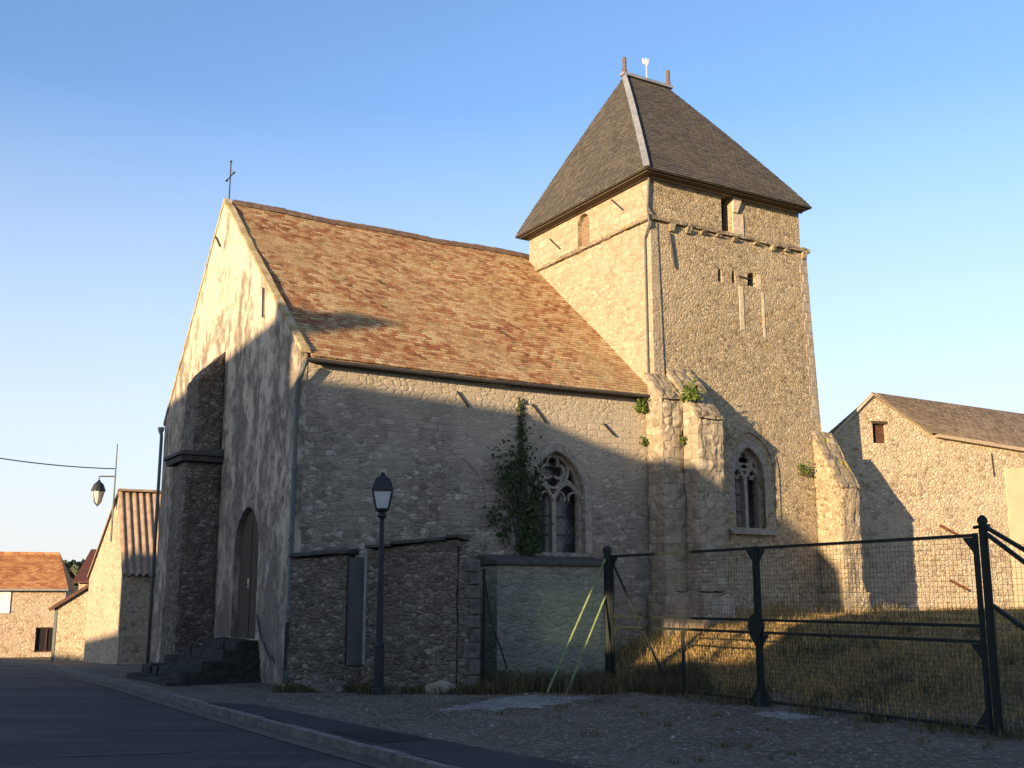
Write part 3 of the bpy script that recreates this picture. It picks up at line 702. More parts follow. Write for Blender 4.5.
# traceried windows
def arc(cx, cz, r, a0, a1, n=10): return [(cx+r*math.cos(R(a0+(a1-a0)*i/n)), cz+r*math.sin(R(a0+(a1-a0)*i/n))) for i in range(n+1)]
def gothic(cx, hw, z0, zs, za, wall, sill=True, depth=.42, ring_w=.17):
    y0 = -.0; o = arch_pts(cx, hw, z0, zs, za, 10)
    c = MB(); c.prism(south_loop(o, -.4), (0, .4+depth, 0)); cut(wall, c)
    g = MB(); g.prism(south_loop(arch_pts(cx, hw+.01, z0-.01, zs, za+.01, 10), depth-.02), (0, .015, 0)); win = MB(); 
    win.ribbon(arch_pts(cx, hw+ring_w/2, z0, zs, za+ring_w*.62, 10), ring_w, -.018, .05); win = win.build('window', M_stone, CH)
    g.build('pane', M_glass, win)
    m = MB(); t = .055; ya, yb = .14, .26
    m.ribbon([(cx, z0), (cx, zs+.05)], .10, ya-.02, yb)                      # mullion
    m.ribbon(arch_pts(cx, hw-.03, z0, zs, za-.03, 10), .07, ya, yb)         # inner frame
    for sg in (-1, 1):
        c2 = cx+sg*hw/2; h2 = hw/2-.02
        m.ribbon(arch_pts(c2, h2, zs-.22, zs-.16, zs+(za-zs)*.30, 8)[1:-1], t, ya, yb)
        for s2 in (-1, 1): m.ribbon(arc(c2+s2*h2*.55, zs-.03, h2*.42, 90-70*s2+ (0 if s2 > 0 else 0), 90+110*s2, 6), .035, ya+.02, yb-.02)
        m.ribbon([(cx+sg*.04, zs+.02), (cx+sg*hw*.34, zs+(za-zs)*.42), (cx+sg*hw*.60, zs+(za-zs)*.34)], t, ya+.01, yb)
        m.ribbon([(cx+sg*hw*.60, zs+(za-zs)*.34), (cx+sg*hw*.86, zs+(za-zs)*.18)], t*.8, ya+.01, yb)
    qc = zs+(za-zs)*.60; qr = hw*.27
    for k, (dx, dz) in enumerate(((0, 1), (-1, -.25), (1, -.25))):
        a0 = math.degrees(math.atan2(dz, dx)); m.ribbon(arc(cx+dx*qr*.78, qc+dz*qr*.78, qr*.75, a0-125, a0+125, 12), .05, ya+.01, yb-.01)
    m.ribbon(arc(cx, qc, qr*2.0, 0, 360, 24)[:-1], .055, ya, yb, closed=True)
    m.build('tracery', M_stone, win)
    m = MB()
    for zz in (z0+(zs-z0)*.33, z0+(zs-z0)*.66): m.tube([(cx-hw, .3, zz), (cx+hw, .3, zz)], .012, 4)
    m.build('saddle_bars', M_iron, win)
    if sill: MB().hexa([(cx-hw-.25, -.14, z0-.16), (cx+hw+.25, -.14, z0-.16), (cx+hw+.25, .0, z0-.16), (cx-hw-.25, .0, z0-.16), (cx-hw-.25, -.14, z0-.09), (cx+hw+.25, -.14, z0-.09), (cx+hw+.22, .0, z0-.004), (cx-hw-.22, .0, z0-.004)]).build('sill', M_stone, win)
    return win
gothic(5.78, .71, 2.52, 3.70, 4.66, nave, sill=False)
gothic(11.24, .47, 3.2, 4.42, 5.12, tower)
# relieving arch over the tower window, and blocked arch in the nave wall
m = MB(); m.ribbon(arch_pts(11.24, .86, 3.3, 4.5, 5.55, 10), .13, -.05, .02); m.build('relieving_arch', M_tow, CH)
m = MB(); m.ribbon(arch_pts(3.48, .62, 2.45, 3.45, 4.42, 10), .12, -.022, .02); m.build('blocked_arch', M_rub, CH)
# plinth block under the nave window with slab coping
m = MB(); m.box((3.9, -.72, -.4), (6.62, -.004, 2.22)); pb = m.build('thickened_wall_base', rubble('green_tinged_rubble', (.20,.185,.14), (.28,.26,.20), (.36,.335,.265), (.33,.305,.235), 4.5, 2.2, .016, .14, 0, .4), CH)
m = MB(); m.hexa([(3.84, -.80, 2.222), (6.7, -.80, 2.222), (6.7, -.006, 2.222), (3.84, -.006, 2.222), (3.84, -.80, 2.30), (6.7, -.80, 2.30), (6.7, -.006, 2.44), (3.84, -.006, 2.44)]); m.build('coping_slab', M_slab, pb, bevel=.015)
# sagging cable by the downpipe, beside the door
m = MB(); m.tube([(-.03, 1.85, 1.25), (-.05, 1.5, .85), (-.06, 1.0, .55), (-.08, .55, .42)], .014, 6); m.build('wall_cable', M_iron, CH)
# loose masonry / stones at the wall foot
# ------------------------------------------------------------------ roadside wall
def wallblock(p0, p1, thick, zt0, zt1, mat, name, label, cat, cop=True, zb=-.5, over=.08):
    a = Vector((*p0, 0)); b = Vector((*p1, 0)); d = (b-a).normalized(); nn = Vector((d.y, -d.x, 0))   # nn points to the viewer side
    root = empty(name, (a.x, a.y, 0), 0, label=label, cat=cat); L = (b-a).length; n = max(2, int(L/.3))
    m = MB()
    for i in range(n):
        q0 = d*L*i/n; q1 = d*L*(i+1)/n; z0 = zt0+(zt1-zt0)*i/n; z1 = zt0+(zt1-zt0)*(i+1)/n
        m.add([q0+Vector((0,0,zb)), q1+Vector((0,0,zb)), q1+Vector((0,0,z1)), q0+Vector((0,0,z0))], [(0,1,2,3)])
    m = MB(); B = -nn*thick
    m.hexa([Vector((0,0,zb)), d*L+Vector((0,0,zb)), d*L+B+Vector((0,0,zb)), B+Vector((0,0,zb)), Vector((0,0,zt0)), d*L+Vector((0,0,zt1)), d*L+B+Vector((0,0,zt1)), B+Vector((0,0,zt0))])
    roughen(m.build('wall', mat, root), .15, .03, zt1)
    if cop:
        m = MB(); i = 0; x = -.02
        while x < L+.02:
            l = min(random.uniform(.35, .6), L+.05-x)
            if l < .05: break
            z = zt0+(zt1-zt0)*(x+l/2)/L+.004; j = random.uniform(-.012, .012); o = over+random.uniform(-.02, .03)
            m.hexa([d*x+nn*o+Vector((0,0,z+j)), d*(x+l-.01)+nn*o+Vector((0,0,z+j+(zt1-zt0)*l/L*.6)), d*(x+l-.01)+B-nn*.04+Vector((0,0,z+j)), d*x+B-nn*.04+Vector((0,0,z+j)),
                    d*x+nn*o+Vector((0,0,z+j+.06)), d*(x+l-.01)+nn*o+Vector((0,0,z+j+.06+(zt1-zt0)*l/L*.6)), d*(x+l-.01)+B-nn*.04+Vector((0,0,z+j+.13)), d*x+B-nn*.04+Vector((0,0,z+j+.13))]); x += l
        m.build('coping', M_slab, root, bevel=.012)
    return root
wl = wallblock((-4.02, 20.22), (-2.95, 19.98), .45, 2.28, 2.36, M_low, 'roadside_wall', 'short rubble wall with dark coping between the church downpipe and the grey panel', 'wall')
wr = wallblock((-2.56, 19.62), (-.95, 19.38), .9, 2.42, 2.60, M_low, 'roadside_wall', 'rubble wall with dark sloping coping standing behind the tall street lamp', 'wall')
# return end of the wall, quoined
root = empty('wall_end_pier', (-.93, 19.4, 0), 0, label='dark quoined stone pier closing the right end of the roadside wall', cat='wall')
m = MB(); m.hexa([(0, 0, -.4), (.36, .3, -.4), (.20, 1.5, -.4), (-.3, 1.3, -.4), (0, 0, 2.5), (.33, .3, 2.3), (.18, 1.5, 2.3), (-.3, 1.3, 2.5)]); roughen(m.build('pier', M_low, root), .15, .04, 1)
m = MB(); z = .0; k = 0
while z < 2.1:
    h = random.uniform(.2, .3); wq = (.26, .16)[k % 2]
    m.hexa([(.36-wq, .285-wq*.83-.02, z), (.375, .285, z), (.30, .6, z), (.28-wq, .5-wq*.8, z), (.36-wq, .285-wq*.83-.02, z+h-.02), (.375, .285, z+h-.02), (.30, .6, z+h-.02), (.28-wq, .5-wq*.8, z+h-.02)]); z += h; k += 1
m.build('quoins', simple('dull_quoin_stone', (.16,.14,.115), .93, .5, 7, .02), root, bevel=.02)
root = empty('grey_panel_door', (-2.93, 20.0, 0), 0, label='plain grey panel door set between the two roadside wall pieces', cat='door')
MB().hexa([(0, 0, .42), (.36, -.06, .42), (.36, -.01, .42), (0, .05, .42), (0, 0, 2.30), (.36, -.06, 2.30), (.36, -.01, 2.30), (0, .05, 2.30)]).build('panel', M_panel, root)
MB().box((-.01, -.12, -.3), (.39, .3, .4)).build('threshold_block', M_low, root)
MB().tube([(.36, -.36, .45), (.36, -.36, 2.3)], .03, 8).build('pale_pipe', M_pipeL, root)
# fallen stones at the wall foot
for i, (x, y, r, lb) in enumerate([(-3.3, 19.6, .24, 'rough dark block below the grey panel door'), (-3.02, 19.5, .17, 'small rough stone just right of the dark block below the grey panel'), (-1.20, 19.22, .19, 'large pale rounded stone at the foot of the wall behind the lamp')]):
    bm = bmesh.new(); bmesh.ops.create_icosphere(bm, subdivisions=3, radius=1)
    for v in bm.verts:
        nz = noise.noise(v.co*1.3+Vector((i*5, 0, 0))); v.co *= 1+.35*nz; v.co.x *= r*1.3; v.co.y *= r*.8; v.co.z *= r*.8
    me = bpy.data.meshes.new('loose_stone'); bm.to_mesh(me); bm.free(); me.materials.append(M_ash if i == 2 else M_low)
    o = bpy.data.objects.new('loose_stone', me); COL.objects.link(o); o.location = (x, y, r*.35); tag(o, lb, 'stone', 'loose stones at the wall foot')

# ------------------------------------------------------------------ street lamp on a post
def lantern(root, z, hang=False, s=1.0):
    c = (0, 0, z)
    if hang:
        MB().lathe([(.05, .02), (.16, .06), (.24, .20), (.235, .22), (.16, .38), (.07, .46), (.03, .50)], c, 12).build('lamp_hood', M_iron, root, smooth=False)
        MB().lathe([(.03, -.42), (.12, -.30), (.21, .02), (.21, .06)], c, 12).build('lamp_glass', M_fros, root, smooth=True)
        m = MB()
        for k in range(6):
            a = k*math.pi/3; m.tube([(.235*math.cos(a), .235*math.sin(a), z+.1), (.22*math.cos(a), .22*math.sin(a), z), (.12*math.cos(a), .12*math.sin(a), z-.32), (.03*math.cos(a), .03*math.sin(a), z-.44)], .008, 4)
        m.lathe([(.02, -.52), (.04, -.46), (.03, -.42)], c, 8)
        m.build('lamp_frame', M_iron, root); return
    w0, w1 = .10, .165
    g = MB(); g.hexa([(-w0, -w0, z), (w0, -w0, z), (w0, w0, z), (-w0, w0, z), (-w1, -w1, z+.31), (w1, -w1, z+.31), (w1, w1, z+.31), (-w1, w1, z+.31)]); g.build('lamp_glass', M_fros, root)
    m = MB()
    C = [(-1, -1), (1, -1), (1, 1), (-1, 1)]
    for i, (a, b) in enumerate(C):
        m.beam((a*w0*1.02, b*w0*1.02, z-.01), (a*w1*1.02, b*w1*1.02, z+.31), .022, .022)
        a2, b2 = C[(i+1) % 4]; m.beam((a*w0, b*w0, z-.005), (a2*w0, b2*w0, z-.005), .03, .03); m.beam((a*w1, b*w1, z+.315), (a2*w1, b2*w1, z+.315), .03, .03)
    m.lathe([(.05, -.16), (.09, -.12), (.06, -.06), (.12, -.02), (.12, -.0)], c, 10)
    m.build('lamp_frame', M_iron, root)
    m = MB(); m.lathe([(.26, .325), (.25, .345), (.225, .43), (.165, .52), (.09, .565), (.05, .585), (.06, .61), (.02, .64)], c, 4); m.build('lamp_roof', M_iron, root)
lp = empty('street_lamp', (-2.24, 19.05, 0), R(6), label='tall black street lamp post with square lantern in front of the roadside wall', cat='street lamp', group='lantern street lamps')
m = MB(); m.lathe([(.115, 0), (.115, .08), (.09, .12), (.085, .75), (.095, .79), (.065, .85), (.055, 1.6), (.04, 2.90), (.05, 2.92), (.05, 2.96)], (0, 0, 0), 12); m.build('pole', M_iron, lp, smooth=False)
lantern(lp, 3.09)
# hanging lantern on barn
# ------------------------------------------------------------------ gate and fence
def P3(p, z): return Vector((p.x, p.y, z))
def wire_panel(a, b, z0f, z1f, step, r, name, mat, parent, diamond=False):
    m = MB(); a = Vector(a); b = Vector(b); L = (b-a).length; d = (b-a)/L
    def thin(p, q):
        dd = (q-p).normalized(); x = dd.cross(Vector((-d.y, d.x, 0))).normalized()*r; y = Vector((-d.y, d.x, 0))*r
        m.add([p+x, p-x*.5+y, p-x*.5-y, q+x, q-x*.5+y, q-x*.5-y], [(0,1,4,3), (1,2,5,4), (2,0,3,5)])
    if not diamond:
        n = int(L/step)
        for i in range(n+1):
            p = a+d*L*i/n; f = i/n; thin(P3(p, z0f(f)), P3(p, z1f(f)))
        k = int((z1f(.5)-z0f(.5))/step)
        for j in range(k+1):
            thin(P3(a, z0f(0)+(z1f(0)-z0f(0))*j/k), P3(b, z0f(1)+(z1f(1)-z0f(1))*j/k))
    else:
        H = z1f(0)-z0f(0); z0 = z0f(0); n = int((L+H)/step)
        for i in range(n+1):
            s = i*step
            s0 = s-H; u0, u1 = max(0, s0), min(L, s)
            if u1 > u0:
                thin(P3(a+d*u0, z0+(u0-s0)), P3(a+d*u1, z0+(u1-s0)))
                thin(P3(a+d*u0, z0+H-(u0-s0)), P3(a+d*u1, z0+H-(u1-s0)))
    m.build(name, mat, parent, fix=False)
GL = (G1-G0).length
def gate_leaf(u0, u1, label, latch):
    root = empty('gate_leaf', G0+GD*u0, 0, label=label, cat='gate', group='wire mesh gate leaves')
    def q(u, z, off=0): return GD*(u-u0)+GN*off+Vector((0, 0, z))
    m = MB()
    m.beam(q(u0, .03), q(u0, 2.36), .05, .05, GN); m.beam(q(u1, .03), q(u1, 2.36), .05, .05, GN)
    for z in (2.335, 1.26, 1.075, .08): m.beam(q(u0+.03, z), q(u1-.03, z), .035, .04)
    m.build('frame', M_fgreen, root)
    for u, sg in ((u0+.03, 1), (u1-.03, -1)):
        for z, sz in ((2.31, -1), (1.05, -1), (.11, 1)):
            MB().prism([q(u, z, -.004), q(u+sg*.16, z, -.004), q(u, z+sz*.2, -.004)], GN*.008).build('gusset_plate', M_fgreen, root)
    wire_panel(q(u0+.03, 0), q(u1-.03, 0), lambda f: .10, lambda f: 2.31, .065, .0024, 'wire_mesh', M_wire, root)
    if latch:
        m = MB(); m.prism([q(u1-.12+.16*math.cos(k*math.pi/4)+.1, 1.16+.2*math.sin(k*math.pi/4), -.03) for k in range(8)], GN*.06); m.build('lock_plate', M_fgreen, root)
        m = MB(); m.tube([q(2.25, 1.05, -.03), q(2.25, .12, -.03)], .028, 6); m.build('drop_rod', M_fgreen, root)
        MB().lathe([(.12, 0), (.10, .12), (.05, .22)], tuple(q(u1+.02, -.02)), 8).build('foot_plate', M_fgreen, root)
    return root
gate_leaf(.12, GL/2-.04, 'left green mesh gate leaf with drop rod nearest the church', True)
gate_leaf(GL/2+.03, GL-.10, 'right green mesh gate leaf hung on the tall dark right post', False)
def fpost(p, h, label, r=.06, mat=M_fgreen):
    root = empty('gate_post', (p.x, p.y, 0), 0, label=label, cat='gate post', group='gate posts')
    m = MB(); m.tube([(0, 0, -.3), (0, 0, h)], r, 10); m.build('post', mat, root); MB().lathe([(r*1.25, 0), (r*1.1, .05), (r*.4, .09)], (0, 0, h-.02), 10).build('post_cap', M_fgreen, root); return root
pl = fpost(G0-GD*.02, 2.46, 'left gate post with pale green braces beside the low church wall', .075)
MB().tube([(-.05, -.06, 2.28), (-1.18, -1.35, .0)], .022, 6).build('brace', M_pgreen, pl); MB().tube([(-.05, -.05, 1.62), (-.86, -1.42, -.02)], .02, 6).build('brace', M_pgreen, pl)
MB().tube([(.06, .02, 2.3), (.90, -.78, .2)], .022, 6).build('brace', M_fgreen, pl)
pr = fpost(G1+GD*.02, 2.50, 'tall dark right gate post with braces running to the right', .052)
for za, zb_, L in ((2.42, 1.35, 1.9), (2.34, 1.15, 1.7), (1.5, .15, 2.2)):
    e = GD*L; MB().beam((GD.x*.05, GD.y*.05, za), (e.x, e.y, zb_), .045, .045).build('brace', M_fgreen, pr)
MB().tube([(-.12, -.02, 2.42), (.10, .05, 2.45)], .02, 6).build('hinge_pin', M_fgreen, pr)
fr = empty('mesh_fence', G1+GD*.1, 0, label='wire mesh fence continuing right of the tall dark gate post', cat='fence')
wire_panel(Vector((0,0,0)), GD*4.2, lambda f: .05, lambda f: 2.2, .065, .0024, 'wire_mesh', M_wire, fr)
m = MB(); m.tube([(GD.x*4.2, GD.y*4.2, -.3), (GD.x*4.2, GD.y*4.2, 2.4)], .05, 8); m.build('post', M_fgreen, fr)
fl = empty('chain_link_fence', (-.50, 20.05, 0), 0, label='green chain link fence in front of the low church wall left of the gate', cat='fence')
wire_panel(Vector((0,0,0)), Vector((2.2, .52, 0)), lambda f: .05, lambda f: 2.0, .075, .0014, 'wire_mesh', M_wireg, fl, True)
m = MB(); m.tube([(0, 0, -.2), (0, 0, 2.1)], .03, 8); m.tube([(.02, 0, 1.9), (.12, .0, 1.2), (.42, .05, .35)], .016, 6); m.build('post', M_iron, fl)

# ------------------------------------------------------------------ barn on the right
RY = 30.15; RB = Vector((.382*RY, RY, 0)); bd = Vector((.97, .243, 0)); bg_ = Vector((-.243, .97, 0))
ba = math.atan2(bd.y, bd.x)
BR = empty('stone_barn', RB, ba, label='sunlit rubble barn with grey brown roof behind the wire mesh gate', cat='barn')
# local x along the wall (0 at the foot of the right hand verge), local y into the building
pL, pA, pE = Vector((-2.95, 0, 5.82)), Vector((-1.66, 0, 7.02)), Vector((10.5, 0, 4.85)); pR = Vector((.10, 0, 6.0))
dv = Vector((.952, .305, 0))*16
pF = pA+dv; pL2 = pL+dv; pG = Vector((pE.x+5.5, 6.2, 5.0))
m = MB(); dn = Vector((0, 0, -1))
fr_ = [Vector((pL.x, 0, -1)), Vector((pE.x, 0, -1)), pE, pR, pA, pL]
m.v = [tuple(p) for p in fr_]+[(pL2.x, pL2.y, -1), tuple(pL2), tuple(pF), (pG.x, pG.y, -1), tuple(pG)]
m.f = [(0, 1, 2, 3, 4, 5), (0, 5, 7, 6), (6, 7, 8, 10, 9), (1, 9, 10, 2), (5, 4, 8, 7), (4, 3, 2, 10, 8), (0, 6, 9, 1)]
bw = m.build('wall', M_barn, BR)
def bs(u, v):
    a = (pR-Vector((.1, .15, .06))).lerp(pE-Vector((0, .15, .06)), u); b = (pA-Vector((.1, .08, 0))).lerp(pF, u); return a.lerp(b, v)+Vector((0, 0, .10))
def bn(u, v):
    a = pL2.lerp(pL-Vector((.1, .08, 0)), u); b = pF.lerp(pA-Vector((.0, .08, 0)), u); return a.lerp(b, v)+Vector((-.12*(1-v), 0, .08))
r1 = under(bs, 'roof', M_tile3, BR, 6, .0); tiles(bs, 22, .22, M_tile3, 'roof_tiles', r1); r2 = under(bn, 'roof', M_tile3, BR, 6, .0); tiles(bn, 12, .5, M_tile3, 'roof_tiles', r2)
c = MB(); c.box((-1.72, -.3, 5.72), (-1.30, .35, 6.26)); cut(bw, c)
m = MB(); m.box((-1.56, .12, 5.72), (-1.30, .16, 6.26)); sh = m.build('shutter', M_wood, BR)
m = MB(); m.box((-1.72, .2, 5.72), (-1.56, .22, 6.26)); m.build('dark_gap', M_black, sh); m = MB(); m.box((-1.76, -.02, 6.262), (-1.26, .1, 6.33)); m.build('lintel', simple('dark_lintel', (.07,.045,.03), .9, .4), sh)
m = MB(); m.beam(pR+Vector((.03, -.04, .05)), pA+Vector((0, -.04, .07)), .07, .07); m.beam(pA+Vector((0, -.04, .07)), pL+Vector((-.1, -.04, -.02)), .07, .07); m.build('verge_coping', simple('pale_verge', (.5,.42,.3), .9, .3), BR)
m = MB(); m.beam(pR+Vector((.1, -.08, -.02)), pE+Vector((0, -.08, -.02)), .16, .10); m.build('eave_board', simple('pale_eave', (.36,.29,.2), .9, .3), BR)
m = MB(); m.box((2.35, -.03, 1.2), (8.0, .0, 5.15)); m.build('render_patch', simple('ochre_render', (.52,.41,.26), .93, .15, 2, .01), BR)
for x, z in ((.12, 3.52), (.3, 2.05)): MB().beam((x, -.06, z), (x+.5, -.12, z-.26), .06, .06).build('iron_tie', M_rust, BR)
anchor([(1.95, -.03, 5.55), (1.98, -.03, 4.9)], BR, .018)

# ------------------------------------------------------------------ corrugated roofed barn on the left
bo = Vector((-.3487*33, 33, 0)); cd = Vector((.888, .46, 0)); ca = math.atan2(.46, .888)
BL = empty('village_barn', bo, ca, label='stone barn with corrugated sheet roof at the left edge of the church', cat='barn')
# local x along the side wall, local y along the gable
y_a, y_e = 1.75, 7.9; zE, zA, zF = 2.40, 4.78, 2.25
m = MB(); m.prism([(0, 0, -1.5), (0, y_e, -1.5), (0, y_e, zF), (0, y_a, zA), (0, 0, zE)], (6.5, 0, 0)); bw2 = m.build('wall', M_barn, BL)
m = MB(); N = 90; amp = .045; wl_ = .205
for j, (yy, zz) in enumerate(((-.16, zE-.18), (y_a, zA+.06))):
    for i in range(N*2+1):
        x = -.05+i*6.6/(N*2); m.v.append((x, yy, zz+amp*math.sin(2*math.pi*x/wl_)+.03))
k = N*2+1
for i in range(k-1): m.f.append((i, i+1, k+i+1, k+i))
cr = m.build('roof', M_corr, BL, fix=False); cr.data.polygons.foreach_set('use_smooth', [True]*len(cr.data.polygons))
m = MB(); m.hexa([(-.06, y_a, zA+.05), (6.5, y_a, zA+.05), (6.5, y_e+.2, zF+.0), (-.06, y_e+.2, zF+.0), (-.06, y_a, zA+.13), (6.5, y_a, zA+.13), (6.5, y_e+.2, zF+.08), (-.06, y_e+.2, zF+.08)]); m.build('roof', M_corr, BL)
m = MB(); m.beam((-.06, y_a, zA+.12), (6.5, y_a, zA+.12), .3, .07); m.build('ridge_cap', M_corr, BL)
# lantern on its bracket at the barn gable
p = bo+Vector((-.46*y_a, .888*y_a, 0))+Vector((-.15, -.08, 0))
HL = empty('wall_lamp', (p.x, p.y, 3.9), R(0), label='small hanging lantern on a bracket above the corrugated roofed barn', cat='street lamp', group='lantern street lamps')
m = MB(); m.tube([(0, 0, -.6), (0, 0, 2.45)], [.035, .018], 6); m.build('pole', M_pipe, HL)
m = MB(); m.tube([(0, 0, 1.42), (-.5, 0, 1.42), (-.5, 0, 1.3)], .022, 6); m.build('bracket', M_iron, HL)
hl = MB(); lantern_root = HL
s_ = .75
MB().lathe([(.22, 0), (.215, .04), (.15, .22), (.06, .3), (.03, .36)], (-.5, 0, .95), 10).build('lamp_hood', M_iron, HL)
MB().lathe([(.03, -.42), (.1, -.34), (.19, -.02), (.19, .0)], (-.5, 0, .95), 10).build('lamp_glass', M_fros, HL, smooth=True)
m = MB()
for k in range(6):
    a = k*math.pi/3; m.tube([(-.5+.2*math.cos(a), .2*math.sin(a), .95), (-.5+.11*math.cos(a), .11*math.sin(a), .60), (-.5, 0, .48)], .008, 4)
m.build('lamp_frame', M_iron, HL)
def catenary(a, b, sag, r, n=24): 
    a = Vector(a); b = Vector(b); return [a.lerp(b, i/n)-Vector((0, 0, sag*4*(i/n)*(1-i/n))) for i in range(n+1)]
m = MB(); m.tube(catenary((p.x, p.y, 5.56), (-22, 29, 7.7), .62, .02), .018, 5); m.build('overhead_cable', M_iron, None, label='thin overhead cable sagging from the barn lamp pole to the left edge', cat='cable')

# shed
def tag_empty(name, loc, rz, label, cat, **k): return empty(name, loc, rz, label=label, cat=cat, **k)
sz = base(-16, 41)
SH = tag_empty('stone_shed', (-17.0, 42.0, sz), R(4), 'small pale stone shed with one sloping red tiled roof beside the tiled house', 'shed')
m = MB(); m.prism([(0, 0, -.6), (1.9, 0, -.6), (1.9, 0, 3.2), (0, 0, 1.95)], (0, 3.5, 0)); m.build('wall', M_barn, SH)
def shp(u, v): return Vector((-.25+2.3*v, -.1+3.7*(1-u), 1.83+1.5*v))
r_ = under(shp, 'roof', M_tile2, SH, 4, 0); tiles(shp, 10, .25, M_tile2, 'roof_tiles', r_)
m = MB(); m.beam((-.27, -.12, 1.83), (2.1, -.12, 3.36), .05, .12); m.build('barge_board', M_wood, SH)
m = MB(); m.box((-.1, -.02, -.5), (.0, .1, 2.0)); m.build('corner_post', M_pipe, SH)
# tiled house
HY = 65; hz = base(-30, HY)
HO = tag_empty('tiled_house', (-25.9-14.9*math.cos(R(18)), HY-14.9*math.sin(R(18)), hz), R(18), 'long low stone house with bright orange tiled roof on the far left', 'house')
HW = 14.9; eh = 3.95
m = MB(); m.box((0, 0, -1), (HW, 7, eh)); hw = m.build('wall', M_vil, HO)
def hs(u, v): return Vector((-.2+(HW+.35-.85*v)*u, -.3+3.8*v, eh-.12+2.14*v+.02*math.sin(u*9)))
def hn(u, v): return Vector((HW+.15-.85*v-(HW+.35-.85*v)*u, 7.3-3.8*v, eh-.12+2.14*v))
r_ = under(hs, 'roof', M_tile2, HO, 8, .0); tiles(hs, 24, .3, M_tile2, 'roof_tiles', r_); under(hn, 'roof', M_tile2, HO, 8, 0)
m = MB(); m.add([(HW+.15, -.3, eh-.12), (HW+.15, 7.3, eh-.12), (HW-.70, 3.5, eh+2.02)], [(0, 1, 2)]); m.build('hip', M_tile2, r_, fix=False)
m = MB(); m.add([(.02, 0, eh), (.02, 7, eh), (.02, 3.5, eh+2.1)], [(0, 1, 2)]); m.build('gable', M_vil, HO, fix=False)
m = MB(); x = -.2
while x < HW-1.1: m.box((x, 3.36, eh+1.97), (x+.4, 3.64, eh+2.14)); x += .45
m.build('ridge_tiles', M_tile2, r_)
m = MB(); m.beam((-.2, -.33, eh-.14), (HW+.15, -.33, eh-.14), .12, .1); m.build('gutter', M_zinc, HO)
def hwin(x0, x1, z0, z1, infill, parent=HO, wall=hw):
    c = MB(); c.box((x0, -.3, z0), (x1, .25, z1)); cut(wall, c)
    m = MB(); f = .07
    m.box((x0, .08, z0), (x0+f, .14, z1)); m.box((x1-f, .08, z0), (x1, .14, z1)); m.box((x0+f, .08, z0), (x1-f, .14, z0+f)); m.box((x0+f, .08, z1-f), (x1-f, .14, z1)); m.box(((x0+x1)/2-.03, .09, z0+f), ((x0+x1)/2+.03, .13, z1-f))
    w_ = m.build('window', M_white if infill == M_glass else M_wood, parent); MB().box((x0, .15, z0), (x1, .17, z1)).build('pane', infill, w_); return w_
hwin(13.45, 14.6, .3, 1.7, M_black); hwin(10.6, 11.4, 2.55, 3.75, M_glass)
for xx in (10.0, 11.43): MB().box((xx, -.06, 2.5), (xx+.55, -.01, 3.85)).build('shutter', M_white, HO)
hwin(5.5, 6.5, .9, 2.2, M_glass)
# dark red roofed building behind
DR = tag_empty('far_cottage', (-31, 80, base(-31, 80)), R(5), 'dark red roofed cottage half hidden behind the small stone shed', 'house')
m = MB(); m.prism([(0, 0, -1), (0, 7, -1), (0, 7, 3.2), (0, 3.5, 5.2), (0, 0, 3.2)], (10, 0, 0)); m.build('wall', M_vil, DR)
m = MB(); m.hexa([(-.3, -.4, 2.95), (10.3, -.4, 2.95), (10.3, 3.5, 5.35), (-.3, 3.5, 5.35), (-.3, -.4, 3.1), (10.3, -.4, 3.1), (10.3, 3.5, 5.5), (-.3, 3.5, 5.5)]); m.hexa([(-.3, 3.5, 5.35), (10.3, 3.5, 5.35), (10.3, 7.4, 2.95), (-.3, 7.4, 2.95), (-.3, 3.5, 5.5), (10.3, 3.5, 5.5), (10.3, 7.4, 3.1), (-.3, 7.4, 3.1)]); dr = m.build('roof', M_tile4, DR)
MB().box((7.2, 3.2, 5), (7.8, 3.8, 6.35)).build('chimney', M_white, dr)
MB().box((2, -.02, .9), (3, .05, 2.2)).build('window', M_glass, DR)

# foliage helper
def leaves(name, mat, pts, size, parent=None, flat=None, **k):
    m = MB()
    for p in pts:
        p = Vector(p); s = size*random.uniform(.6, 1.3)
        q = Quaternion((random.gauss(0,1), random.gauss(0,1), random.gauss(0,1), random.gauss(0,1))).normalized()
        a = q @ Vector((s, 0, 0)); b = q @ Vector((0, s*.8, 0))
        if flat is not None:
            f = Vector(flat); a = (a-f*a.dot(f)*.55); b = (b-f*b.dot(f)*.55)
        m.add([p-a, p-b*.9, p+a*1.15, p+b*.9], [(0, 1, 2, 3)])
    return m.build(name, mat, parent, fix=False, **k)
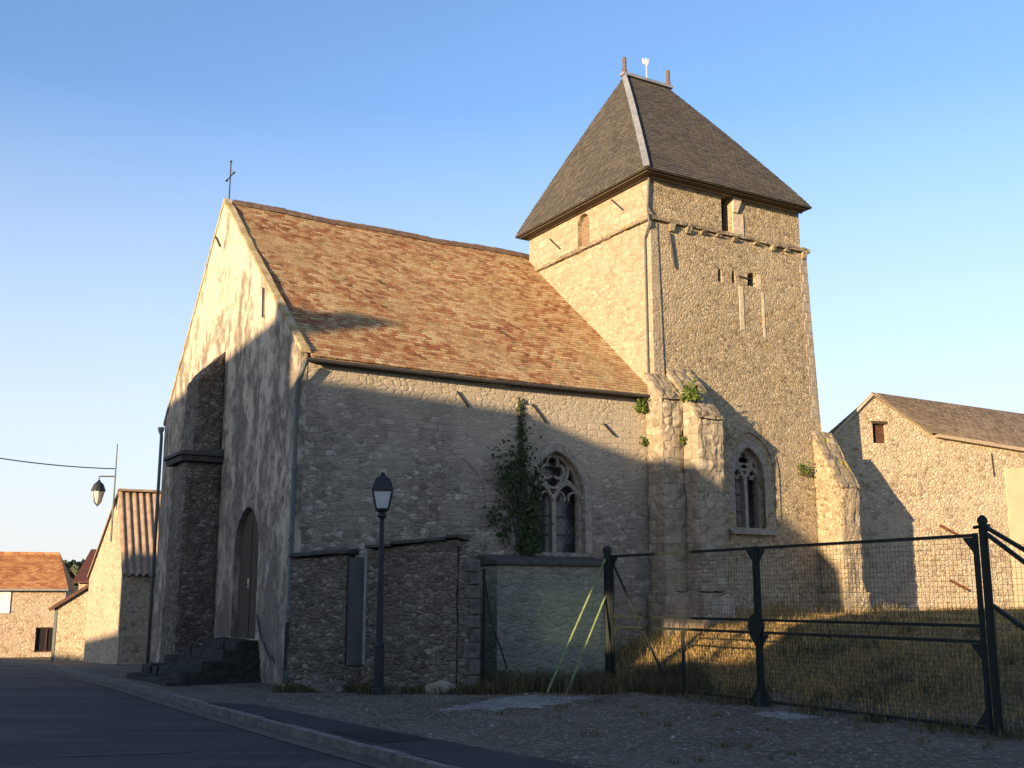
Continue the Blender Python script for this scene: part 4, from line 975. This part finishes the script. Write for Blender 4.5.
# distant wood and small tree behind the house
pts = []
for i in range(9000):
    x = random.uniform(-160, 60); h = 10+3*noise.noise(Vector((x*.06, 0, 0)))+2*noise.noise(Vector((x*.25, 3, 0))); z = -2+random.random()**.6*h
    pts.append((x, 250+random.uniform(-5, 10), z+1.0))
leaves('far_wood', M_far, pts, 1.1, kind='stuff', label='line of far trees on the horizon above the dark red roof', cat='trees')
tr = tag_empty('garden_tree', (-37.2, 76, -1.8), 0, 'dark tree showing above the orange roof at the left edge', 'tree')
m = MB(); m.tube([(0, 0, -.3), (.1, 0, 3), (0, .1, 6)], [.2, .15, .06], 8)
for k in range(6):
    a = k*1.05; m.tube([(0, 0, 3+k*.4), (.9*math.cos(a), .9*math.sin(a), 4.2+k*.45)], [.08, .02], 5)
m.build('trunk', simple('bark', (.09,.07,.05), .9), tr)
pts = []
for k in range(16):
    c0 = Vector((random.gauss(0, .7), random.gauss(0, .7), random.uniform(4.2, 7.6)))
    for i in range(160): pts.append(c0+Vector((random.gauss(0, .38), random.gauss(0, .38), random.gauss(0, .32))))
leaves('crown', M_ivy, pts, .11, tr)

# ------------------------------------------------------------------ houses across the road, behind the viewpoint, with added shadow casters
UV = Vector((SUN_H.y, -SUN_H.x, 0)); oa = math.atan2(UV.y, UV.x)
TE = math.tan(SUN_EL)
def opos(u, d): return UV*u+SUN_H*d        # local frame: x = UV, y = SUN_H
M_orend = simple('cream_render', (.45,.38,.28), .9, .2, 2, .01)
def house(u0, u1, d0, d1, ridge, eave, label, name='village_house', chim=None, roofm=M_tile2, wallm=M_orend):
    o = opos(u0, d0); L = u1-u0; D = d1-d0
    root = tag_empty(name, o, oa, label, 'house', group='houses across the road')
    m = MB(); m.prism([(0, 0, -1), (0, D, -1), (0, D, eave), (0, D/2, ridge-.15), (0, 0, eave)], (L, 0, 0)); m.build('wall', wallm, root)
    m = MB()
    for sg in (0, 1):
        ya = -.3 if sg == 0 else D+.3; sl = (ridge-eave)/(D/2); ze = eave-.3*sl
        m.hexa([(-.1, ya, ze), (L+.1, ya, ze), (L+.1, D/2, ridge-.14), (-.1, D/2, ridge-.14), (-.1, ya, ze+.14), (L+.1, ya, ze+.14), (L+.1, D/2, ridge), (-.1, D/2, ridge)])
    rf = m.build('roof', roofm, root)
    if chim:
        for cx, ch in chim: MB().box((cx-u0-.3, D/2-.4, ridge-.8), (cx-u0+.3, D/2+.4, ch)).build('chimney', M_orange, rf)
    n = max(1, int(L/2.6))
    for i in range(n):
        cx = L*(i+.5)/n
        for fl_ in range(2 if eave > 5 else 1):
            z0 = .9+fl_*2.7
            w_ = MB().box((cx-.5, D-.01, z0), (cx+.5, D+.05, z0+1.35)).build('window', M_white, root); MB().box((cx-.42, D+.052, z0+.08), (cx+.42, D+.056, z0+1.27)).build('pane', M_glass, w_)
    return root
def Hd(H, d): return H+(-12-d)*TE    # height needed when the ridge lies at distance d instead of -12
house(-25.7, -16.15, -20, -12.0, Hd(11.1, -16), 7.4, 'tall cream house across the road with chimney at its right end', chim=[(-16.2, Hd(11.66, -16)), (-16.75, Hd(11.35, -16))])
house(-29.3, -25.72, -19, -12.5, Hd(7.7, -15.7), 5.0, 'unseen low annex added to shade the side of the corrugated roofed barn')  # added so its shadow covers the side wall of the left barn
house(-36.6, -29.32, -18, -13, Hd(5.25, -15.5), 3.4, 'small tiled outbuilding standing between the added annex and the long low range', wallm=M_vil)
house(-75, -36.62, -18, -13, Hd(4.75, -15.5), 3.2, 'very long low range of outbuildings across the road', wallm=M_vil)
# added shelter on posts, outline shaped to cast the nave and tower shadow
hs_ = tag_empty('shadow_shelter', opos(-16.0, -11.6), oa, 'unseen shelter on posts added to shade the nave and tower', 'shelter')
prof = [(-.4, 5.95), (-.4, 9.4), (.5, 9.55), (2.3, 9.98), (2.95, 9.70), (3.5, 9.6), (4.6, 9.5), (5.2, 8.8), (6.0, 7.95), (6.35, 5.95)]
prof = [(a, b-(.36 if b > 7 else 0)) for a, b in prof]
m = MB(); m.prism([(a, 0, b) for a, b in prof], (0, 2, 0)); m.build('roof', M_slate, hs_)  # added roof, casts the nave and tower shadow
for a in (.1, 3.1, 6.0):
    for b in (.2, 1.8): MB().beam((a, b, -.2), (a, b, 5.94), .2, .2).build('post', M_wood, hs_)
MB().box((-.35, 1.3, -.2), (4.05, 1.45, 5.945)).build('sun_stop_wall', M_wood, hs_)  # added to stop sun passing under the roof onto the roadside walls
# added wall below it, casting the lower shadow across yard and field
gw = tag_empty('shadow_wall', opos(-16.5, -8.9), oa, 'unseen high wall added to cast the lower shadow across yard and field', 'wall')
MB().box((0, 0, -1), (7.7, .4, 4.42)).build('wall', M_vil, gw); MB().box((-.05, -.08, 4.422), (7.75, .48, 4.52)).build('coping', M_slab, gw)  # added wall and coping, cast the lower shadow
# gabled house on the right, gable towards the road
hg = tag_empty('gabled_house', opos(-8.9, -20), oa, 'gabled cream house across the road with its gable facing the church', 'house', group='houses across the road')
pr_ = [(0, -1), (0, 7.1), (6.5, 9.9), (13, 7.1), (13, -1)]
MB().prism([(a, 0, b) for a, b in pr_], (0, 8, 0)).build('wall', M_orend, hg)
m = MB()
for (a, b), (c_, d_) in (((-.02, 7.1), (6.5, 9.9)), ((6.5, 9.9), (13.02, 7.1))): m.hexa([(a, -.1, b+.005), (c_, -.1, d_+.005), (c_, 8.1, d_+.005), (a, 8.1, b+.005), (a, -.1, b+.14), (c_, -.1, d_+.14), (c_, 8.1, d_+.14), (a, 8.1, b+.14)])
m.build('roof', M_tile2, hg)
for i in range(4):
    w_ = MB().box((1.5+i*2.9, 8.0, 1), (2.5+i*2.9, 8.05, 2.4)).build('window', M_white, hg); MB().box((1.58+i*2.9, 8.052, 1.08), (2.42+i*2.9, 8.056, 2.32)).build('pane', M_glass, w_)
house(4.3, 30, -22, -14, 9, 6, 'long cream terrace house across the road furthest from the church')

# ------------------------------------------------------------------ plants
# ivy on the nave wall
pts = []
def ivy_blob(t, z, rt, rz, n):
    for _ in range(n):
        a = random.gauss(0, .5); b = random.gauss(0, .5); pts.append(cw(t+a*rt*.55, -.05-random.random()*.13, z+b*rz))
for b in [(4.75, 4.35, .75, .45, 210), (4.62, 3.9, .8, .5, 270), (4.85, 3.4, .8, .6, 380), (5.1, 2.9, .4, .5, 430), (4.95, 2.65, .45, .25, 240), (4.45, 3.0, .4, .3, 90), (4.15, 3.2, .3, .25, 50), (4.9, 4.85, .35, .35, 50), (5.15, 3.6, .3, .7, 240), (4.3, 4.2, .3, .4, 40)]: ivy_blob(*b)
for z in [4.9+i*.03 for i in range(28)]:
    for _ in range(3): pts.append(cw(4.86+random.gauss(0, .05), -.05, z))
iv = empty('ivy', cw(4.8, -.06, 2.4), 0, label='dark green ivy climbing the nave wall left of the traceried window', cat='ivy')
off = -iv.location
leaves('foliage', M_ivy, [p+off for p in pts], .048, iv, tuple(cw(0, -1)-cw(0, 0)))
m = MB()
for k in range(6):
    x0 = 4.7+k*.08; m.tube([cw(x0+.1, -.03, 2.42)+off, cw(x0, -.03, 3.2)+off, cw(4.8+random.uniform(-.2, .2), -.03, 4.0)+off, cw(4.86, -.03, 4.6+k*.2)+off], .012, 4)
m.build('stem', simple('ivy_stem', (.09,.07,.05), .9), iv)
def tuft_plant(name, t, s, z, r, n, label, size=.05):
    o = empty(name, cw(t, s, z), 0, label=label, cat='plant', group='small plants growing on the buttress')
    P = [Vector((random.gauss(0, r*.6), random.gauss(0, r*.35)-.02, abs(random.gauss(0, r)))) for _ in range(n)]
    leaves('foliage', M_gr, P, size, o)
    m = MB()
    for _ in range(7): m.tube([(0, 0, -.05), (random.gauss(0, r*.5), random.gauss(0, r*.2), r*1.2)], .006, 4)
    m.build('stem', MATS['ivy_stem'], o)
tuft_plant('wall_plant', 8.83, -.85, 5.92, .17, 240, 'bright green tuft growing near the top of the middle buttress')
tuft_plant('wall_plant', 8.02, -.1, 5.7, .14, 130, 'hanging green plant under the end of the nave eave')
tuft_plant('wall_plant', 8.08, -.08, 4.95, .08, 50, 'tiny green tuft on the wall below the eave plant', .035)
tuft_plant('wall_plant', 8.7, -.66, 4.95, .07, 50, 'tiny green tuft halfway down the middle buttress', .035)
tuft_plant('wall_plant', 13.0, -.08, 4.55, .14, 110, 'yellow green tuft beside the far right buttress of the tower', .04)

def blades(name, mat, spots, parent=None, fixw=.006, **k):
    m = MB()
    for x, y, z, h in spots:
        a = random.uniform(0, 6.28); ln = random.gauss(0, .28)*h; l2 = random.gauss(0, .28)*h; wx, wy = math.cos(a)*fixw, math.sin(a)*fixw
        m.v += [(x-wx, y-wy, z-.02), (x+wx, y+wy, z-.02), (x+ln*.4+wx*.7, y+l2*.4+wy*.7, z+h*.6), (x+ln*.4-wx*.7, y+l2*.4-wy*.7, z+h*.6), (x+ln*1.1, y+l2*1.1, z+h)]
        b = len(m.v)-5; m.f += [(b, b+1, b+2, b+3), (b+3, b+2, b+4)]
    return m.build(name, mat, parent, fix=False, **k)
def blocked(x, y):   # inside the church or barn footprint
    t = (x-CX)*math.cos(TH)+(y-CY)*math.sin(TH); s = -(x-CX)*math.sin(TH)+(y-CY)*math.cos(TH)
    if -.1 < t < 14.2 and s > -.0: return True
    if 8.7 < t < 9.6 and s > -1.1: return True
    if 3.8 < t < 6.7 and s > -.75: return True
    lx = (x-RB.x)*bd.x+(y-RB.y)*bd.y; ly = (x-RB.x)*bg_.x+(y-RB.y)*bg_.y
    return lx > 0 and ly > 0
sp = []
tries = 0
while len(sp) < 110000 and tries < 600000:
    tries += 1
    x = random.uniform(.5, 19); y = random.uniform(12.5, 32)
    d2 = (x-1.78)*.882+(y-20.6)*.472
    if abs(x) > .52*y+.8 or d2 < .05 or blocked(x, y): continue
    nn_ = noise.noise(Vector((x*.9, y*.9, 4)))
    if random.random() > ss(d2, .1, 1.8)*(.55+.9*nn_+.35): continue
    h = random.uniform(.02, .09)*max(.25, 1+nn_*1.3+.9*noise.noise(Vector((x*.35, y*.35, 7))))
    t = (x-CX)*math.cos(TH)+(y-CY)*math.sin(TH); s = -(x-CX)*math.sin(TH)+(y-CY)*math.cos(TH)
    near = ss(s, -1.8, -.2) if 6.5 < t < 15 else 0
    if random.random() < .025+near*.30*max(0, nn_+.3): h = random.uniform(.10, .26)*(1+.6*near)
    sp.append((x, y, gz(x, y), h))
blades('dry_grass', M_dry, sp, kind='stuff', label='dry straw coloured grass covering the field behind the gate', cat='grass')
sp = []
for _ in range(60):
    u = random.uniform(.6, 9); q = G0+GD*random.uniform(-.5, 7.5)+GN*u; rr = random.uniform(.1, .45)
    for k in range(int(200*rr)+15):
        x = q.x+random.gauss(0, rr*.5); y = q.y+random.gauss(0, rr*.5)
        if not blocked(x, y): sp.append((x, y, gz(x, y), random.uniform(.05, .2)))
for _ in range(70):
    cx = random.uniform(-.5, 7.5); cy = random.uniform(11, 19); 
    if kdist(cx, cy) < 1.9 or (cx-1.78)*.882+(cy-20.6)*.472 > .2: continue
    rr = random.uniform(.04, .2)
    for k in range(int(120*rr)+5):
        x = cx+random.gauss(0, rr*.5); y = cy+random.gauss(0, rr*.5); sp.append((x, y, gz(x, y), random.uniform(.02, .08)))
while len(sp) < 18500:
    r = random.random()
    if r < .55: x, y = random.uniform(-.6, 3.4), random.uniform(19.0, 21.4)
    elif r < .75: u = random.uniform(-.5, GL+.5); q = G0+GD*u+GN*random.gauss(.1, .25); x, y = q.x, q.y
    elif r < .9: x, y = random.uniform(-2.6, -.5), random.gauss(19.25, .12)
    else: x, y = random.uniform(-4.1, -2.3), random.gauss(19.6, .12)
    if blocked(x, y) or noise.noise(Vector((x*1.7, y*1.7, 9))) < random.uniform(-.35, .25): continue
    sp.append((x, y, gz(x, y), random.uniform(.05, .30)*(1.2 if r < .55 else .6)))
blades('weeds', M_weed, sp, fixw=.007, kind='stuff', label='low dark green weeds along the gate and the foot of the walls', cat='weeds')
# pebbles over the yard
m = MB(); OCT = [(1,0,0),(0,1,0),(-1,0,0),(0,-1,0),(0,0,.7)]
for _ in range(9000):
    x = random.uniform(-6, 9); y = random.uniform(9, 20.4)
    if kdist(x, y) < .3 or (x-1.78)*.882+(y-20.6)*.472 > .6 or blocked(x, y): continue
    if noise.noise(Vector((x, y, 2))) < random.uniform(-.5, .4): continue
    r = random.uniform(.006, .022)*(1 if random.random() > .03 else 2.2); z = gz(x, y); a = random.random()*6.28; e = random.uniform(.6, 1)
    m.add([(x+r*(vx*math.cos(a)-vy*e*math.sin(a)), y+r*(vx*math.sin(a)+vy*e*math.cos(a)), z+r*vz-.001) for vx, vy, vz in OCT], [(0,1,4),(1,2,4),(2,3,4),(3,0,4)])
peb = tile_mat('pebble', [(0, (.12,.10,.08)), (.6, (.26,.23,.19)), (1, (.48,.44,.37))], .001)
m.build('gravel', peb, fix=False, kind='stuff', label='loose pebbles scattered over the stony yard in front of the gate', cat='gravel')
# pale rubble patches in the yard
M_spill = ground_mat('crumbled_concrete', (.2,.18,.155), (.30,.275,.24), (.42,.39,.34), 22, .05, 2.5)
def mound(cx, cy, rx, ry, h, ang, label):
    m = MB(); n = 60; rings = 10; m.v.append((0, 0, h))
    for j in range(1, rings+1):
        f = j/rings
        for i in range(n):
            a = 2*math.pi*i/n; k = 1+.5*noise.noise(Vector((math.cos(a)*2.5+cx, math.sin(a)*2.5, 0)))+.25*noise.noise(Vector((math.cos(a)*7+cx, math.sin(a)*7, 5))); x = rx*f*k*math.cos(a); y = ry*f*k*math.sin(a)
            m.v.append((x, y, h*(1-f*f)+.03*noise.noise(Vector((x*6, y*6, 1)))-.012*f))
    for i in range(n): m.f.append((0, 1+i, 1+(i+1) % n))
    for j in range(rings-1):
        for i in range(n): m.f.append((1+j*n+i, 1+(j+1)*n+i, 1+(j+1)*n+(i+1) % n, 1+j*n+(i+1) % n))
    o = m.build('concrete_spill', M_spill, None, smooth=True, label=label, cat='concrete patch'); o.location = (cx, cy, 0); o.rotation_euler = (0, 0, ang)
mound(.05, 17.6, .75, 1.5, .05, R(-35), 'large pale rubble patch on the ground left of the gate')
mound(3.75, 15.7, .45, .5, .04, R(20), 'small pale concrete pad under the middle of the gate')
